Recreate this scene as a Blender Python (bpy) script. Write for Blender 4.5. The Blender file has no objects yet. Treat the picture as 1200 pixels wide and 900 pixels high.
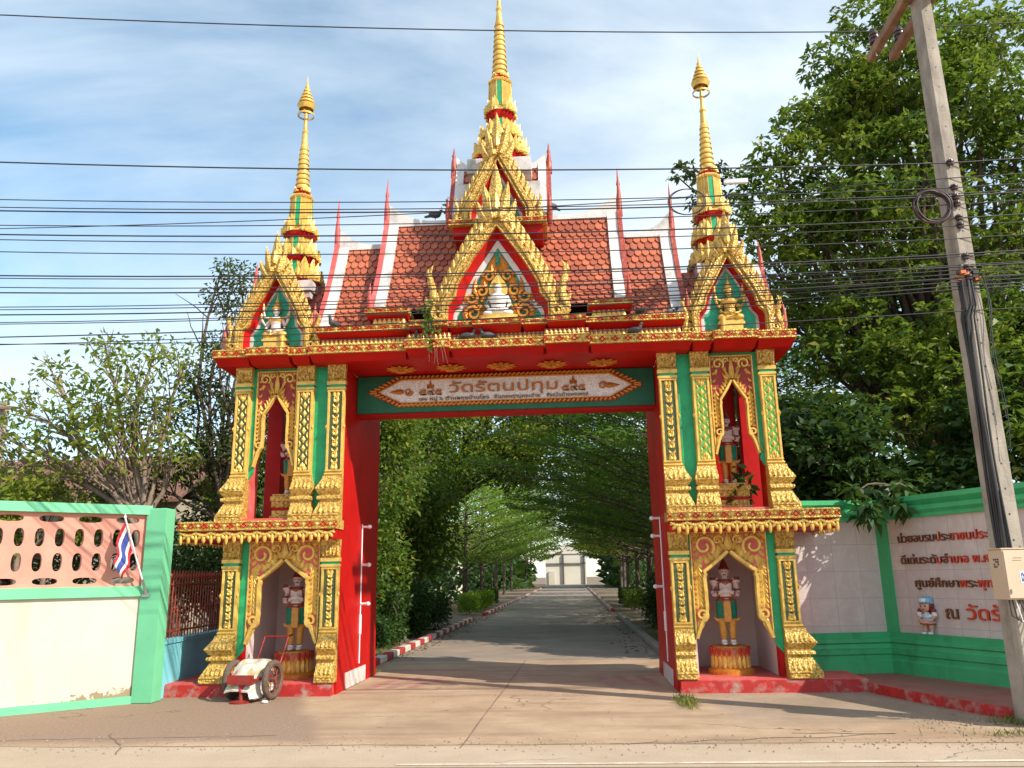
import bpy, math, random
import numpy as np
from mathutils import Vector, Matrix
R_ = math.radians
random.seed(7)
SC = bpy.context.scene
COL = SC.collection

# ---------------------------------------------------------------- camera
cam_d = bpy.data.cameras.new('camera')
cam_d.sensor_width = 36.0
cam_d.lens = 940.0 / 1200.0 * 36.0
cam_d.clip_start = 0.05
cam_d.clip_end = 3000
cam = bpy.data.objects.new('camera', cam_d)
COL.objects.link(cam)
_p, _r, _y = 0.23637, -0.017734, 0.068066          # pitch, roll, yaw (to the left)
_f = Vector((-math.sin(_y) * math.cos(_p), math.cos(_y) * math.cos(_p), math.sin(_p)))
_rt = Vector((math.cos(_y), math.sin(_y), 0))
_u = _rt.cross(_f)
_r2 = _rt * math.cos(_r) + _u * math.sin(_r)
_u2 = -_rt * math.sin(_r) + _u * math.cos(_r)
cam.matrix_world = Matrix(((_r2.x, _u2.x, -_f.x, 1.00954), (_r2.y, _u2.y, -_f.y, -12.00785), (_r2.z, _u2.z, -_f.z, 1.6), (0, 0, 0, 1)))
SC.camera = cam

# ---------------------------------------------------------------- sky, sun, exposure
SUN_D = Vector((-1.7, 1.0, -1.5)).normalized()      # direction the light travels
elev = math.asin(-SUN_D.z)
azim = math.atan2(-SUN_D.x, -SUN_D.y)               # clockwise from +Y
W = bpy.data.worlds.new('World')
SC.world = W
W.use_nodes = True
_n = W.node_tree.nodes
_l = W.node_tree.links
bg = _n['Background']
sky = _n.new('ShaderNodeTexSky')
sky.sky_type = 'NISHITA'
sky.sun_disc = False
sky.sun_elevation = elev
sky.sun_rotation = azim
sky.air_density = 1.0
sky.dust_density = 0.5
sky.ozone_density = 1.0
tc = _n.new('ShaderNodeTexCoord')
sep = _n.new('ShaderNodeSeparateXYZ')
_l.new(tc.outputs['Generated'], sep.inputs[0])
add = _n.new('ShaderNodeMath'); add.operation = 'ADD'; add.inputs[1].default_value = 0.18
_l.new(sep.outputs['Z'], add.inputs[0])
cmb = _n.new('ShaderNodeCombineXYZ')
for i, k in enumerate('XY'):
    dv = _n.new('ShaderNodeMath'); dv.operation = 'DIVIDE'
    _l.new(sep.outputs[k], dv.inputs[0]); _l.new(add.outputs[0], dv.inputs[1]); _l.new(dv.outputs[0], cmb.inputs[i])
mp = _n.new('ShaderNodeMapping')
mp.inputs['Rotation'].default_value = (0, 0, R_(25))
mp.inputs['Location'].default_value = (3.1, 1.7, 0)
mp.inputs['Scale'].default_value = (0.55, 1.15, 1)
_l.new(cmb.outputs[0], mp.inputs[0])
nz = _n.new('ShaderNodeTexNoise')
nz.inputs['Scale'].default_value = 1.35
nz.inputs['Detail'].default_value = 9
nz.inputs['Roughness'].default_value = 0.56
nz.inputs['Distortion'].default_value = 0.5
_l.new(mp.outputs[0], nz.inputs['Vector'])
rmp = _n.new('ShaderNodeValToRGB')
rmp.color_ramp.elements[0].position = 0.31; rmp.color_ramp.elements[0].color = (0, 0, 0, 1)
rmp.color_ramp.elements[1].position = 0.68; rmp.color_ramp.elements[1].color = (0.85, 0.85, 0.85, 1)
_l.new(nz.outputs['Fac'], rmp.inputs[0])
mxs = _n.new('ShaderNodeMix'); mxs.data_type = 'RGBA'
_l.new(rmp.outputs[0], mxs.inputs['Factor'])
hs = _n.new('ShaderNodeHueSaturation'); hs.inputs['Hue'].default_value = 0.485; hs.inputs['Saturation'].default_value = 1.12; hs.inputs['Value'].default_value = 1.0
_l.new(sky.outputs[0], hs.inputs['Color'])
_l.new(hs.outputs[0], mxs.inputs[6])
mxs.inputs[7].default_value = (5.0, 5.45, 5.75, 1)
_l.new(mxs.outputs[2], bg.inputs[0])
bg.inputs[1].default_value = 0.15

sun_d = bpy.data.lights.new('sun', 'SUN')
sun_d.energy = 3.9
sun_d.angle = R_(0.5)
sun_d.color = (1.0, 0.91, 0.77)
sun = bpy.data.objects.new('sun', sun_d)
COL.objects.link(sun)
sun.location = (20, -12, 18)
sun.rotation_euler = SUN_D.to_track_quat('-Z', 'Y').to_euler()

SC.view_settings.view_transform = 'Standard'
SC.view_settings.look = 'None'
SC.view_settings.exposure = 0.62
SC.view_settings.gamma = 1.0
SC.view_settings.use_curve_mapping = False
SC.cycles.max_bounces = 6
SC.cycles.transparent_max_bounces = 6
SC.cycles.caustics_reflective = False
SC.cycles.caustics_refractive = False

# ---------------------------------------------------------------- materials
def _nodes(name):
    m = bpy.data.materials.new(name)
    m.use_nodes = True
    return m, m.node_tree.nodes, m.node_tree.links, m.node_tree.nodes['Principled BSDF']

def mixc(n, l, fac, a, b):
    mx = n.new('ShaderNodeMix'); mx.data_type = 'RGBA'
    for v, s in ((fac, 'Factor'), (a, 6), (b, 7)):
        if isinstance(v, (int, float)): mx.inputs[s].default_value = v
        elif isinstance(v, tuple): mx.inputs[s].default_value = (v[0], v[1], v[2], 1)
        else: l.new(v, mx.inputs[s])
    return mx.outputs[2]

def ramp(n, l, src, p0, p1, c0=0.0, c1=1.0):
    r = n.new('ShaderNodeMapRange')
    r.inputs['From Min'].default_value = p0; r.inputs['From Max'].default_value = p1
    r.inputs['To Min'].default_value = c0; r.inputs['To Max'].default_value = c1
    l.new(src, r.inputs['Value'])
    return r.outputs[0]

def noise(n, l, vec, scale, detail=5, rough=0.55, dist=0.0):
    t = n.new('ShaderNodeTexNoise')
    t.inputs['Scale'].default_value = scale; t.inputs['Detail'].default_value = detail
    t.inputs['Roughness'].default_value = rough; t.inputs['Distortion'].default_value = dist
    l.new(vec, t.inputs['Vector'])
    return t.outputs['Fac']

def ocoord(n, l, scale=(1, 1, 1)):
    t = n.new('ShaderNodeTexCoord')
    if scale == (1, 1, 1): return t.outputs['Object']
    m = n.new('ShaderNodeMapping'); m.inputs['Scale'].default_value = scale
    l.new(t.outputs['Object'], m.inputs[0])
    return m.outputs[0]

def bumpn(n, l, p, h, strength, dist=0.02):
    b = n.new('ShaderNodeBump'); b.inputs['Strength'].default_value = strength; b.inputs['Distance'].default_value = dist
    l.new(h, b.inputs['Height']); l.new(b.outputs[0], p.inputs['Normal'])

def mat(name, c, rough=0.6, metal=0.0, var=0.18, vs=5.0, dirt=None, da=0.6, ds=1.6, dth=0.55, bump=0.0, bs=60.0, streak=False, spec=0.5):
    m, n, l, p = _nodes(name)
    v = ocoord(n, l)
    f = noise(n, l, v, vs)
    lo = tuple(x * (1 - var) for x in c); hi = tuple(min(1, x * (1 + var)) for x in c)
    col = mixc(n, l, ramp(n, l, f, 0.3, 0.7), lo, hi)
    if dirt:
        v2 = ocoord(n, l, (1, 1, 0.22)) if streak else v
        f2 = noise(n, l, v2, ds, 8, 0.65)
        col = mixc(n, l, ramp(n, l, f2, dth, dth + 0.2, 0, da), col, dirt)
    l.new(col, p.inputs['Base Color'])
    p.inputs['Roughness'].default_value = rough
    p.inputs['Metallic'].default_value = metal
    p.inputs['Specular IOR Level'].default_value = spec
    if bump: bumpn(n, l, p, noise(n, l, v, bs, 6, 0.6), bump)
    return m

def gold_mat(name, c1, c2, c3, cell=30.0, red=0.0):
    m, n, l, p = _nodes(name)
    v = ocoord(n, l)
    vo = n.new('ShaderNodeTexVoronoi'); vo.inputs['Scale'].default_value = cell
    l.new(v, vo.inputs['Vector'])
    f = noise(n, l, v, 9, 6, 0.6)
    col = mixc(n, l, ramp(n, l, f, 0.32, 0.68), c2, c1)
    col = mixc(n, l, ramp(n, l, vo.outputs['Distance'], 0.45, 0.75, 0, 0.6 + red), col, c3)
    st = noise(n, l, ocoord(n, l, (1, 1, 0.35)), 5, 8, 0.7)
    col = mixc(n, l, ramp(n, l, st, 0.6, 0.78, 0, 0.55), col, (0.16, 0.10, 0.045))
    l.new(col, p.inputs['Base Color'])
    p.inputs['Metallic'].default_value = 0.2
    p.inputs['Roughness'].default_value = 0.45
    bumpn(n, l, p, vo.outputs['Distance'], 0.55, 0.03)
    return m

M = {}
M['gold'] = gold_mat('gold_paint', (0.80, 0.56, 0.15), (0.56, 0.33, 0.06), (0.24, 0.085, 0.015))
M['gold_dark'] = gold_mat('aged_gold_paint', (0.72, 0.42, 0.07), (0.55, 0.28, 0.04), (0.30, 0.08, 0.02), 34, 0.2)
M['gold_smooth'] = mat('smooth_gold_paint', (0.76, 0.49, 0.11), 0.42, 0.22, 0.25, 14, (0.30, 0.14, 0.03), 0.8, 7, 0.52, 0.25, 40)
M['orange_gold'] = mat('orange_gold_paint', (0.62, 0.24, 0.03), 0.45, 0.25, 0.2, 16, (0.3, 0.06, 0.02), 0.5, 9)
M['red'] = mat('red_gloss_paint', (0.47, 0.006, 0.005), 0.5, 0, 0.14, 3, (0.26, 0.022, 0.018), 0.65, 1.4, 0.52, 0.12, 30, True, 0.22)
M['pink_red'] = mat('faded_and_sunlit_red_paint', (0.62, 0.10, 0.09), 0.6, 0, 0.18, 5, (0.55, 0.28, 0.24), 0.6, 3, 0.5, 0.1, 40)  # on the left outer jamb this pink stands for sunlit red
M['maroon'] = mat('dark_red_ground', (0.30, 0.025, 0.02), 0.6, 0, 0.25, 9)
M['green'] = mat('emerald_green_paint', (0.012, 0.36, 0.14), 0.5, 0, 0.2, 6, (0.012, 0.20, 0.085), 0.7, 4, 0.5, 0.25, 25, True)
M['lime'] = mat('light_green_glass', (0.10, 0.36, 0.06), 0.35, 0, 0.35, 40, None, 0, 1, 0.5, 0.3, 60)
M['dark_panel'] = mat('dark_green_ground', (0.05, 0.085, 0.03), 0.6, 0, 0.4, 30)
M['white'] = mat('white_paint', (0.66, 0.63, 0.61), 0.6, 0, 0.08, 3, (0.26, 0.25, 0.235), 0.85, 2.6, 0.50, 0.12, 30)
M['bounce_white'] = mat('bounce_tinted_white_plaster', (0.72, 0.60, 0.57), 0.7, 0, 0.06, 2, (0.48, 0.36, 0.33), 0.6, 1.5, 0.56, 0.1, 30, True)  # white walls; bounce light off the red paint is in this pink
M['skin'] = mat('pale_statue_paint', (0.74, 0.60, 0.56), 0.5, 0, 0.1, 20, (0.4, 0.2, 0.18), 0.5, 14, 0.6)
M['teal'] = mat('teal_green_cloth_paint', (0.0, 0.20, 0.12), 0.5, 0, 0.2, 12)
M['black'] = mat('black_rubber', (0.018, 0.017, 0.017), 0.55, 0, 0.3, 12)
M['coil_brown'] = mat('brown_cable_sheath', (0.055, 0.03, 0.03), 0.5)
M['cable'] = mat('cable_sheath', (0.025, 0.025, 0.028), 0.5, 0, 0.2, 4)

def tile_mat():
    m, n, l, p = _nodes('roof_tile_terracotta')
    g = n.new('ShaderNodeNewGeometry')
    v = ocoord(n, l)
    col = mixc(n, l, ramp(n, l, g.outputs['Random Per Island'], 0, 1), (0.33, 0.078, 0.042), (0.56, 0.165, 0.078))
    f = noise(n, l, v, 1.3, 6, 0.6)
    col = mixc(n, l, ramp(n, l, f, 0.5, 0.68, 0, 0.65), col, (0.20, 0.052, 0.045))
    f2 = noise(n, l, v, 18, 4, 0.6)
    col = mixc(n, l, ramp(n, l, f2, 0.55, 0.8, 0, 0.5), col, (0.16, 0.06, 0.05))
    f3 = noise(n, l, ocoord(n, l, (1, 1, .3)), 4.5, 8, 0.7)
    col = mixc(n, l, ramp(n, l, f3, 0.58, 0.75, 0, 0.6), col, (0.10, 0.085, 0.07))
    l.new(col, p.inputs['Base Color']); p.inputs['Roughness'].default_value = 0.6
    return m
M['tile'] = tile_mat()
M['tile_bed'] = mat('roof_bedding', (0.07, 0.03, 0.022), 0.9, 0, 0.2, 8)
M['turquoise'] = mat('turquoise_green_paint', (0.012, 0.42, 0.25), 0.5, 0, 0.2, 7, (0.012, 0.24, 0.14), 0.6, 5, 0.52, 0.25, 25, True)

def mosaic_mat():
    m, n, l, p = _nodes('white_glass_mosaic')
    v = ocoord(n, l)
    vo = n.new('ShaderNodeTexVoronoi'); vo.inputs['Scale'].default_value = 55
    l.new(v, vo.inputs['Vector'])
    r = n.new('ShaderNodeSeparateColor'); l.new(vo.outputs['Color'], r.inputs[0])
    col = mixc(n, l, ramp(n, l, r.outputs[0], 0.1, 0.9), (0.62, 0.62, 0.64), (0.92, 0.91, 0.91))
    l.new(col, p.inputs['Base Color']); p.inputs['Roughness'].default_value = 0.3
    bumpn(n, l, p, vo.outputs['Distance'], 0.3, 0.01)
    return m
M['mosaic'] = mosaic_mat()

def gem_green():
    m, n, l, p = _nodes('green_glass_mosaic')
    v = ocoord(n, l)
    vo = n.new('ShaderNodeTexVoronoi'); vo.inputs['Scale'].default_value = 45
    l.new(v, vo.inputs['Vector'])
    r = n.new('ShaderNodeSeparateColor'); l.new(vo.outputs['Color'], r.inputs[0])
    col = mixc(n, l, ramp(n, l, r.outputs[0], 0.2, 0.95), (0.0, 0.13, 0.05), (0.05, 0.36, 0.16))
    l.new(col, p.inputs['Base Color']); p.inputs['Roughness'].default_value = 0.25
    bumpn(n, l, p, vo.outputs['Distance'], 0.4, 0.01)
    return m
M['gem'] = gem_green()

# ---------------------------------------------------------------- mesh helpers
class Fr:
    """a 2-D drawing frame in space: a along A, b along B, c along N"""
    def __init__(s, O, A=(1, 0, 0), B=(0, 0, 1), N=(0, -1, 0)):
        s.O = Vector(O); s.A = Vector(A).normalized(); s.B = Vector(B).normalized(); s.N = Vector(N).normalized()
    def p(s, a, b, c=0.0):
        return s.O + s.A * a + s.B * b + s.N * c

class MB:
    def __init__(s, sx=1):
        s.v = []; s.f = []; s.m = []; s.sm = []; s.sx = sx
    def add(s, vs, fs, m=0, smooth=False):
        b = len(s.v)
        s.v += [(q[0] * s.sx, q[1], q[2]) for q in vs]
        s.f += [tuple(i + b for i in f) for f in fs]
        s.m += [m] * len(fs); s.sm += [smooth] * len(fs)
    def box(s, x0, x1, y0, y1, z0, z1, m=0):
        vs = [(x, y, z) for x in (x0, x1) for y in (y0, y1) for z in (z0, z1)]
        s.add(vs, [(0, 1, 3, 2), (4, 6, 7, 5), (0, 4, 5, 1), (2, 3, 7, 6), (0, 2, 6, 4), (1, 5, 7, 3)], m)
    def bbox(s, x0, x1, y0, y1, z0, z1, b=0.02, m=0):
        """box with chamfered edges"""
        rings = []
        for z, e in ((z0, b), (z0 + b, 0), (z1 - b, 0), (z1, b)):
            rings.append([(x0 + e + b * 0, y0 + e, z), (x1 - e, y0 + e, z), (x1 - e, y1 - e, z), (x0 + e, y1 - e, z)])
        s.loft(rings, m)
    def loft(s, rings, m=0, smooth=False, closed=True, caps=True):
        n = len(rings[0]); vs = [q for r in rings for q in r]; fs = []
        for i in range(len(rings) - 1):
            for j in range(n if closed else n - 1):
                k = (j + 1) % n
                fs.append((i * n + j, i * n + k, (i + 1) * n + k, (i + 1) * n + j))
        s.add(vs, fs, m, smooth)
        if caps and closed:
            s.add(rings[0], [tuple(range(n))[::-1]], m); s.add(rings[-1], [tuple(range(n))], m)
    def prism(s, poly, fr, c0, c1, m=0, ms=None):
        n = len(poly)
        a = [fr.p(x, y, c0) for x, y in poly]; b = [fr.p(x, y, c1) for x, y in poly]
        s.add(a, [tuple(range(n))[::-1]], m); s.add(b, [tuple(range(n))], m)
        s.add(a + b, [(i, (i + 1) % n, n + (i + 1) % n, n + i) for i in range(n)], m if ms is None else ms)
    def tube(s, pts, rad, n=8, m=0, smooth=True, caps=True):
        pts = [Vector(p) for p in pts]
        if isinstance(rad, (int, float)): rad = [rad] * len(pts)
        rings = []; up = Vector((0.13, 0.21, 1)).normalized()
        for i, p in enumerate(pts):
            t = (pts[min(i + 1, len(pts) - 1)] - pts[max(i - 1, 0)])
            if t.length < 1e-9: t = Vector((0, 0, 1))
            t.normalize()
            a = t.cross(up)
            if a.length < 0.05: a = t.cross(Vector((1, 0, 0)))
            a.normalize(); b = t.cross(a)
            rings.append([p + (a * math.cos(q) + b * math.sin(q)) * rad[i] for q in [2 * math.pi * k / n for k in range(n)]])
        s.loft(rings, m, smooth, True, caps)
    def lathe(s, prof, c=(0, 0, 0), n=24, m=0, smooth=True, shape=None, caps=True):
        """prof: list of (r, z) or (r, z, material)"""
        cx, cy, cz = c
        sh = shape or [(math.cos(2 * math.pi * k / n), math.sin(2 * math.pi * k / n)) for k in range(n)]
        for i in range(len(prof) - 1):
            q0, q1 = prof[i], prof[i + 1]
            mi = q0[2] if len(q0) > 2 else m
            r0 = [(cx + q0[0] * a, cy + q0[0] * b, cz + q0[1]) for a, b in sh]
            r1 = [(cx + q1[0] * a, cy + q1[0] * b, cz + q1[1]) for a, b in sh]
            s.loft([r0, r1], mi, smooth, True, False)
        if not caps: return
        s.add([(cx + prof[-1][0] * a, cy + prof[-1][0] * b, cz + prof[-1][1]) for a, b in sh], [tuple(range(len(sh)))], m)
        s.add([(cx + prof[0][0] * a, cy + prof[0][0] * b, cz + prof[0][1]) for a, b in sh], [tuple(range(len(sh)))[::-1]], m)
    def ell(s, c, r, m=0, nu=14, nv=9, smooth=True):
        rings = []
        for i in range(nv + 1):
            t = -math.pi / 2 + math.pi * (i + 0.02) / (nv + 0.04)
            rings.append([(c[0] + r[0] * math.cos(t) * math.cos(2 * math.pi * k / nu), c[1] + r[1] * math.cos(t) * math.sin(2 * math.pi * k / nu), c[2] + r[2] * math.sin(t)) for k in range(nu)])
        s.loft(rings, m, smooth)
    # --- ornament in a frame
    def ribbon(s, fr, pts, w, h, m=0, taper=None, c0=0.0):
        rings = []; n = len(pts)
        for i, (a, b) in enumerate(pts):
            p0 = pts[max(i - 1, 0)]; p1 = pts[min(i + 1, n - 1)]
            dx, dy = p1[0] - p0[0], p1[1] - p0[1]; L = math.hypot(dx, dy) or 1
            nx, ny = -dy / L, dx / L
            k = 1.0 if taper is None else taper[0] + (taper[1] - taper[0]) * i / (n - 1)
            ww = w * k; hh = h * (0.4 + 0.6 * k)
            rings.append([fr.p(a + nx * ww, b + ny * ww, c0), fr.p(a + nx * ww * 0.55, b + ny * ww * 0.55, c0 + hh), fr.p(a - nx * ww * 0.55, b - ny * ww * 0.55, c0 + hh), fr.p(a - nx * ww, b - ny * ww, c0)])
        s.loft(rings, m)
    def scroll(s, fr, a, b, r, th0, turns, w, h, m=0, c0=0.0, n=16, rin=0.25):
        pts = []
        for i in range(n + 1):
            t = i / n; th = th0 + turns * 2 * math.pi * t; rr = r * (1 - (1 - rin) * t)
            pts.append((a + rr * math.cos(th), b + rr * math.sin(th)))
        s.ribbon(fr, pts, w, h, m, (1.0, 0.75), c0)
    def leaf(s, fr, a, b, ang, L, Wd, h, bend=0.0, m=0, c0=0.0, both=False, n=5):
        rings = []; x, y = a, b; th = ang
        prof = [0.55, 1.0, 0.92, 0.62, 0.34, 0.02]
        for i in range(n + 1):
            t = i / n
            w = np.interp(t, [0, .2, .4, .65, .85, 1], prof) * Wd / 2
            nx, ny = -math.sin(th), math.cos(th)
            hh = h * (1 - 0.6 * t)
            ring = [fr.p(x + nx * w, y + ny * w, c0), fr.p(x, y, c0 + hh), fr.p(x - nx * w, y - ny * w, c0)]
            if both: ring.append(fr.p(x, y, c0 - hh))
            rings.append(ring)
            x += math.cos(th) * L / n; y += math.sin(th) * L / n; th += bend / n
        if both: s.loft(rings, m, False, True, True)
        else: s.loft(rings, m, False, False, False)
    def pyramid(s, fr, a, b, wa, wb, h, m=0, c0=0.0):
        vs = [fr.p(a - wa, b, c0), fr.p(a, b - wb, c0), fr.p(a + wa, b, c0), fr.p(a, b + wb, c0), fr.p(a, b, c0 + h)]
        s.add(vs, [(0, 1, 4), (1, 2, 4), (2, 3, 4), (3, 0, 4)], m)
    def mesh(s, name, mats):
        me = bpy.data.meshes.new(name)
        me.from_pydata([tuple(q) for q in s.v], [], s.f)
        for k in mats: me.materials.append(M[k] if isinstance(k, str) else k)
        me.polygons.foreach_set('material_index', s.m)
        me.polygons.foreach_set('use_smooth', s.sm)
        me.update()
        return me
    def build(s, name, mats, parent=None, loc=None, local=False):
        """link as ONE object; vertices are world coordinates, or the parent's own with local=True"""
        if isinstance(mats, str): mats = [mats]
        if local:
            ob = bpy.data.objects.new(name, s.mesh(name, mats)); COL.objects.link(ob); ob.parent = parent
            return ob
        off = wloc(parent) if parent else Vector((0, 0, 0))
        o_off = Vector(loc) if loc is not None else off
        if o_off.length > 0: s.v = [(q[0] - o_off.x, q[1] - o_off.y, q[2] - o_off.z) for q in s.v]
        ob = bpy.data.objects.new(name, s.mesh(name, mats))
        COL.objects.link(ob)
        if parent: ob.parent = parent; ob.location = o_off - off
        else: ob.location = o_off
        return ob

def wloc(o):
    v = Vector(o.location)
    while o.parent: o = o.parent; v = v + Vector(o.location)
    return v

def tag(o, label=None, cat=None, group=None, kind=None):
    if label: o['label'] = label
    if cat: o['category'] = cat
    if group: o['group'] = group
    if kind: o['kind'] = kind
    return o

def thing(name, loc, label, cat, group=None, rz=0.0):
    o = bpy.data.objects.new(name, None)
    o.empty_display_size = 0.2
    COL.objects.link(o)
    o.location = loc; o.rotation_euler = (0, 0, rz)
    return tag(o, label, cat, group)

def copy_tree(o, parent=None):
    c = o.copy(); COL.objects.link(c)
    if parent: c.parent = parent
    for ch in list(o.children): copy_tree(ch, c)
    return c

def text_mb(mb, s, fr, size, depth, m=0, width=None, bold=0.012, mfun=None):
    """Thai lettering as real extruded geometry laid in a frame"""
    cu = bpy.data.curves.new('lettering', 'FONT')
    cu.body = s; cu.size = 1.0; cu.extrude = 0.5; cu.resolution_u = 3
    ob = bpy.data.objects.new('lettering', cu)
    COL.objects.link(ob)
    dg = bpy.context.evaluated_depsgraph_get()
    me = bpy.data.meshes.new_from_object(ob.evaluated_get(dg))
    co = [tuple(v.co) for v in me.vertices]
    x0 = min(c[0] for c in co); x1 = max(c[0] for c in co)
    kx = width / (x1 - x0) if width else size
    fs = [tuple(p.vertices) for p in me.polygons]
    for k, (dx, dy) in enumerate(((0, 0), (bold, 0), (0, bold), (bold, bold))):
        vs = [fr.p((c[0] - x0 + dx) * kx, (c[1] + dy) * size, (c[2] + 0.5) * depth + k * 0.0006) for c in co]
        if mfun is None: mb.add(vs, fs, m)
        else:
            b = len(mb.v); mb.add(vs, fs, 0)
            for i, f in enumerate(fs):
                mb.m[len(mb.m) - len(fs) + i] = mfun(((sum(co[q][0] for q in f) / len(f)) - x0) / (x1 - x0))
    bpy.data.objects.remove(ob); bpy.data.curves.remove(cu); bpy.data.meshes.remove(me)

def blob(mb, voxel, mats, region, smooth_it=2):
    """union of the shapes in mb as one continuous skin; region(x,y,z) picks the material"""
    ob = bpy.data.objects.new('blob', mb.mesh('blob', []))
    COL.objects.link(ob)
    r = ob.modifiers.new('r', 'REMESH'); r.mode = 'VOXEL'; r.voxel_size = voxel
    sm = ob.modifiers.new('s', 'SMOOTH'); sm.iterations = smooth_it; sm.factor = 0.5
    dg = bpy.context.evaluated_depsgraph_get()
    me = bpy.data.meshes.new_from_object(ob.evaluated_get(dg))
    bpy.data.objects.remove(ob)
    me.materials.clear()
    for k in mats: me.materials.append(M[k])
    for p in me.polygons:
        p.material_index = region(*p.center); p.use_smooth = True
    return me
M['board_green'] = mat('board_green_paint', (0.006, 0.13, 0.065), 0.55, 0, 0.2, 5, (0.004, 0.08, 0.04), 0.6, 3)
M['sign_brown'] = mat('brown_sign_letters', (0.30, 0.16, 0.07), 0.5, 0.2, 0.2, 10)
M['statue_white'] = mat('white_statue_paint', (0.80, 0.78, 0.76), 0.4, 0, 0.05, 8)
M['sign_gold'] = mat('dark_gold_sign_letters', (0.46, 0.17, 0.025), 0.45, 0.15, 0.2, 16, (0.25, 0.06, 0.02), 0.5, 9)
# ================================================================ THE TEMPLE GATE (one thing)
GATE = thing('temple_gate', (0, 1.0, 0), 'red and gold temple gateway with three gilded spires over the drive', 'gate')
YC = 1.0
REDENT = []
for q in range(4):
    for a, b in ((1, -.42), (1, .42), (.86, .42), (.86, .64), (.64, .64), (.64, .86), (.42, .86)):
        c_, s_ = (1, 0, -1, 0)[q], (0, 1, 0, -1)[q]
        REDENT.append((a * c_ - b * s_, a * s_ + b * c_))

def front(y, x=0.0, z=0.0): return Fr((x, y, z))

def motif_band(mb, fr, a0, a1, b0, b1, m=0, mr=0, step=0.21):
    """X crossings with a rosette between: raised on a cornice face"""
    n = max(1, round((a1 - a0) / step)); w = (a1 - a0) / n; h = (b1 - b0)
    mb.ribbon(fr, [(a0, b0 + .012), (a1, b0 + .012)], .012, .014, m)
    mb.ribbon(fr, [(a0, b1 - .012), (a1, b1 - .012)], .012, .014, m)
    for i in range(n):
        c = a0 + w * (i + .5); bm_ = (b0 + b1) / 2
        mb.pyramid(fr, c, bm_, w * .22, h * .33, .03, m)
        for sg in (-1, 1):
            mb.ribbon(fr, [(c - w * .5, bm_ + sg * h * .28), (c - w * .22, bm_ - sg * 0.02)], .009, .012, mr)
            mb.ribbon(fr, [(c + w * .5, bm_ + sg * h * .28), (c + w * .22, bm_ - sg * 0.02)], .009, .012, mr)
            mb.leaf(fr, c + sg * w * .2, bm_, 0 if sg > 0 else math.pi, w * .22, h * .4, .015, 0, m)

def petal_row(mb, fr, a0, a1, b0, h, w, m=0, down=False, out=.02):
    n = max(1, round((a1 - a0) / w)); w = (a1 - a0) / n
    for i in range(n):
        c = a0 + w * (i + .5)
        mb.leaf(fr, c, b0, -math.pi / 2 if down else math.pi / 2, h, w * 1.05, out, 0, m, 0.0, False, 4)

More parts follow.
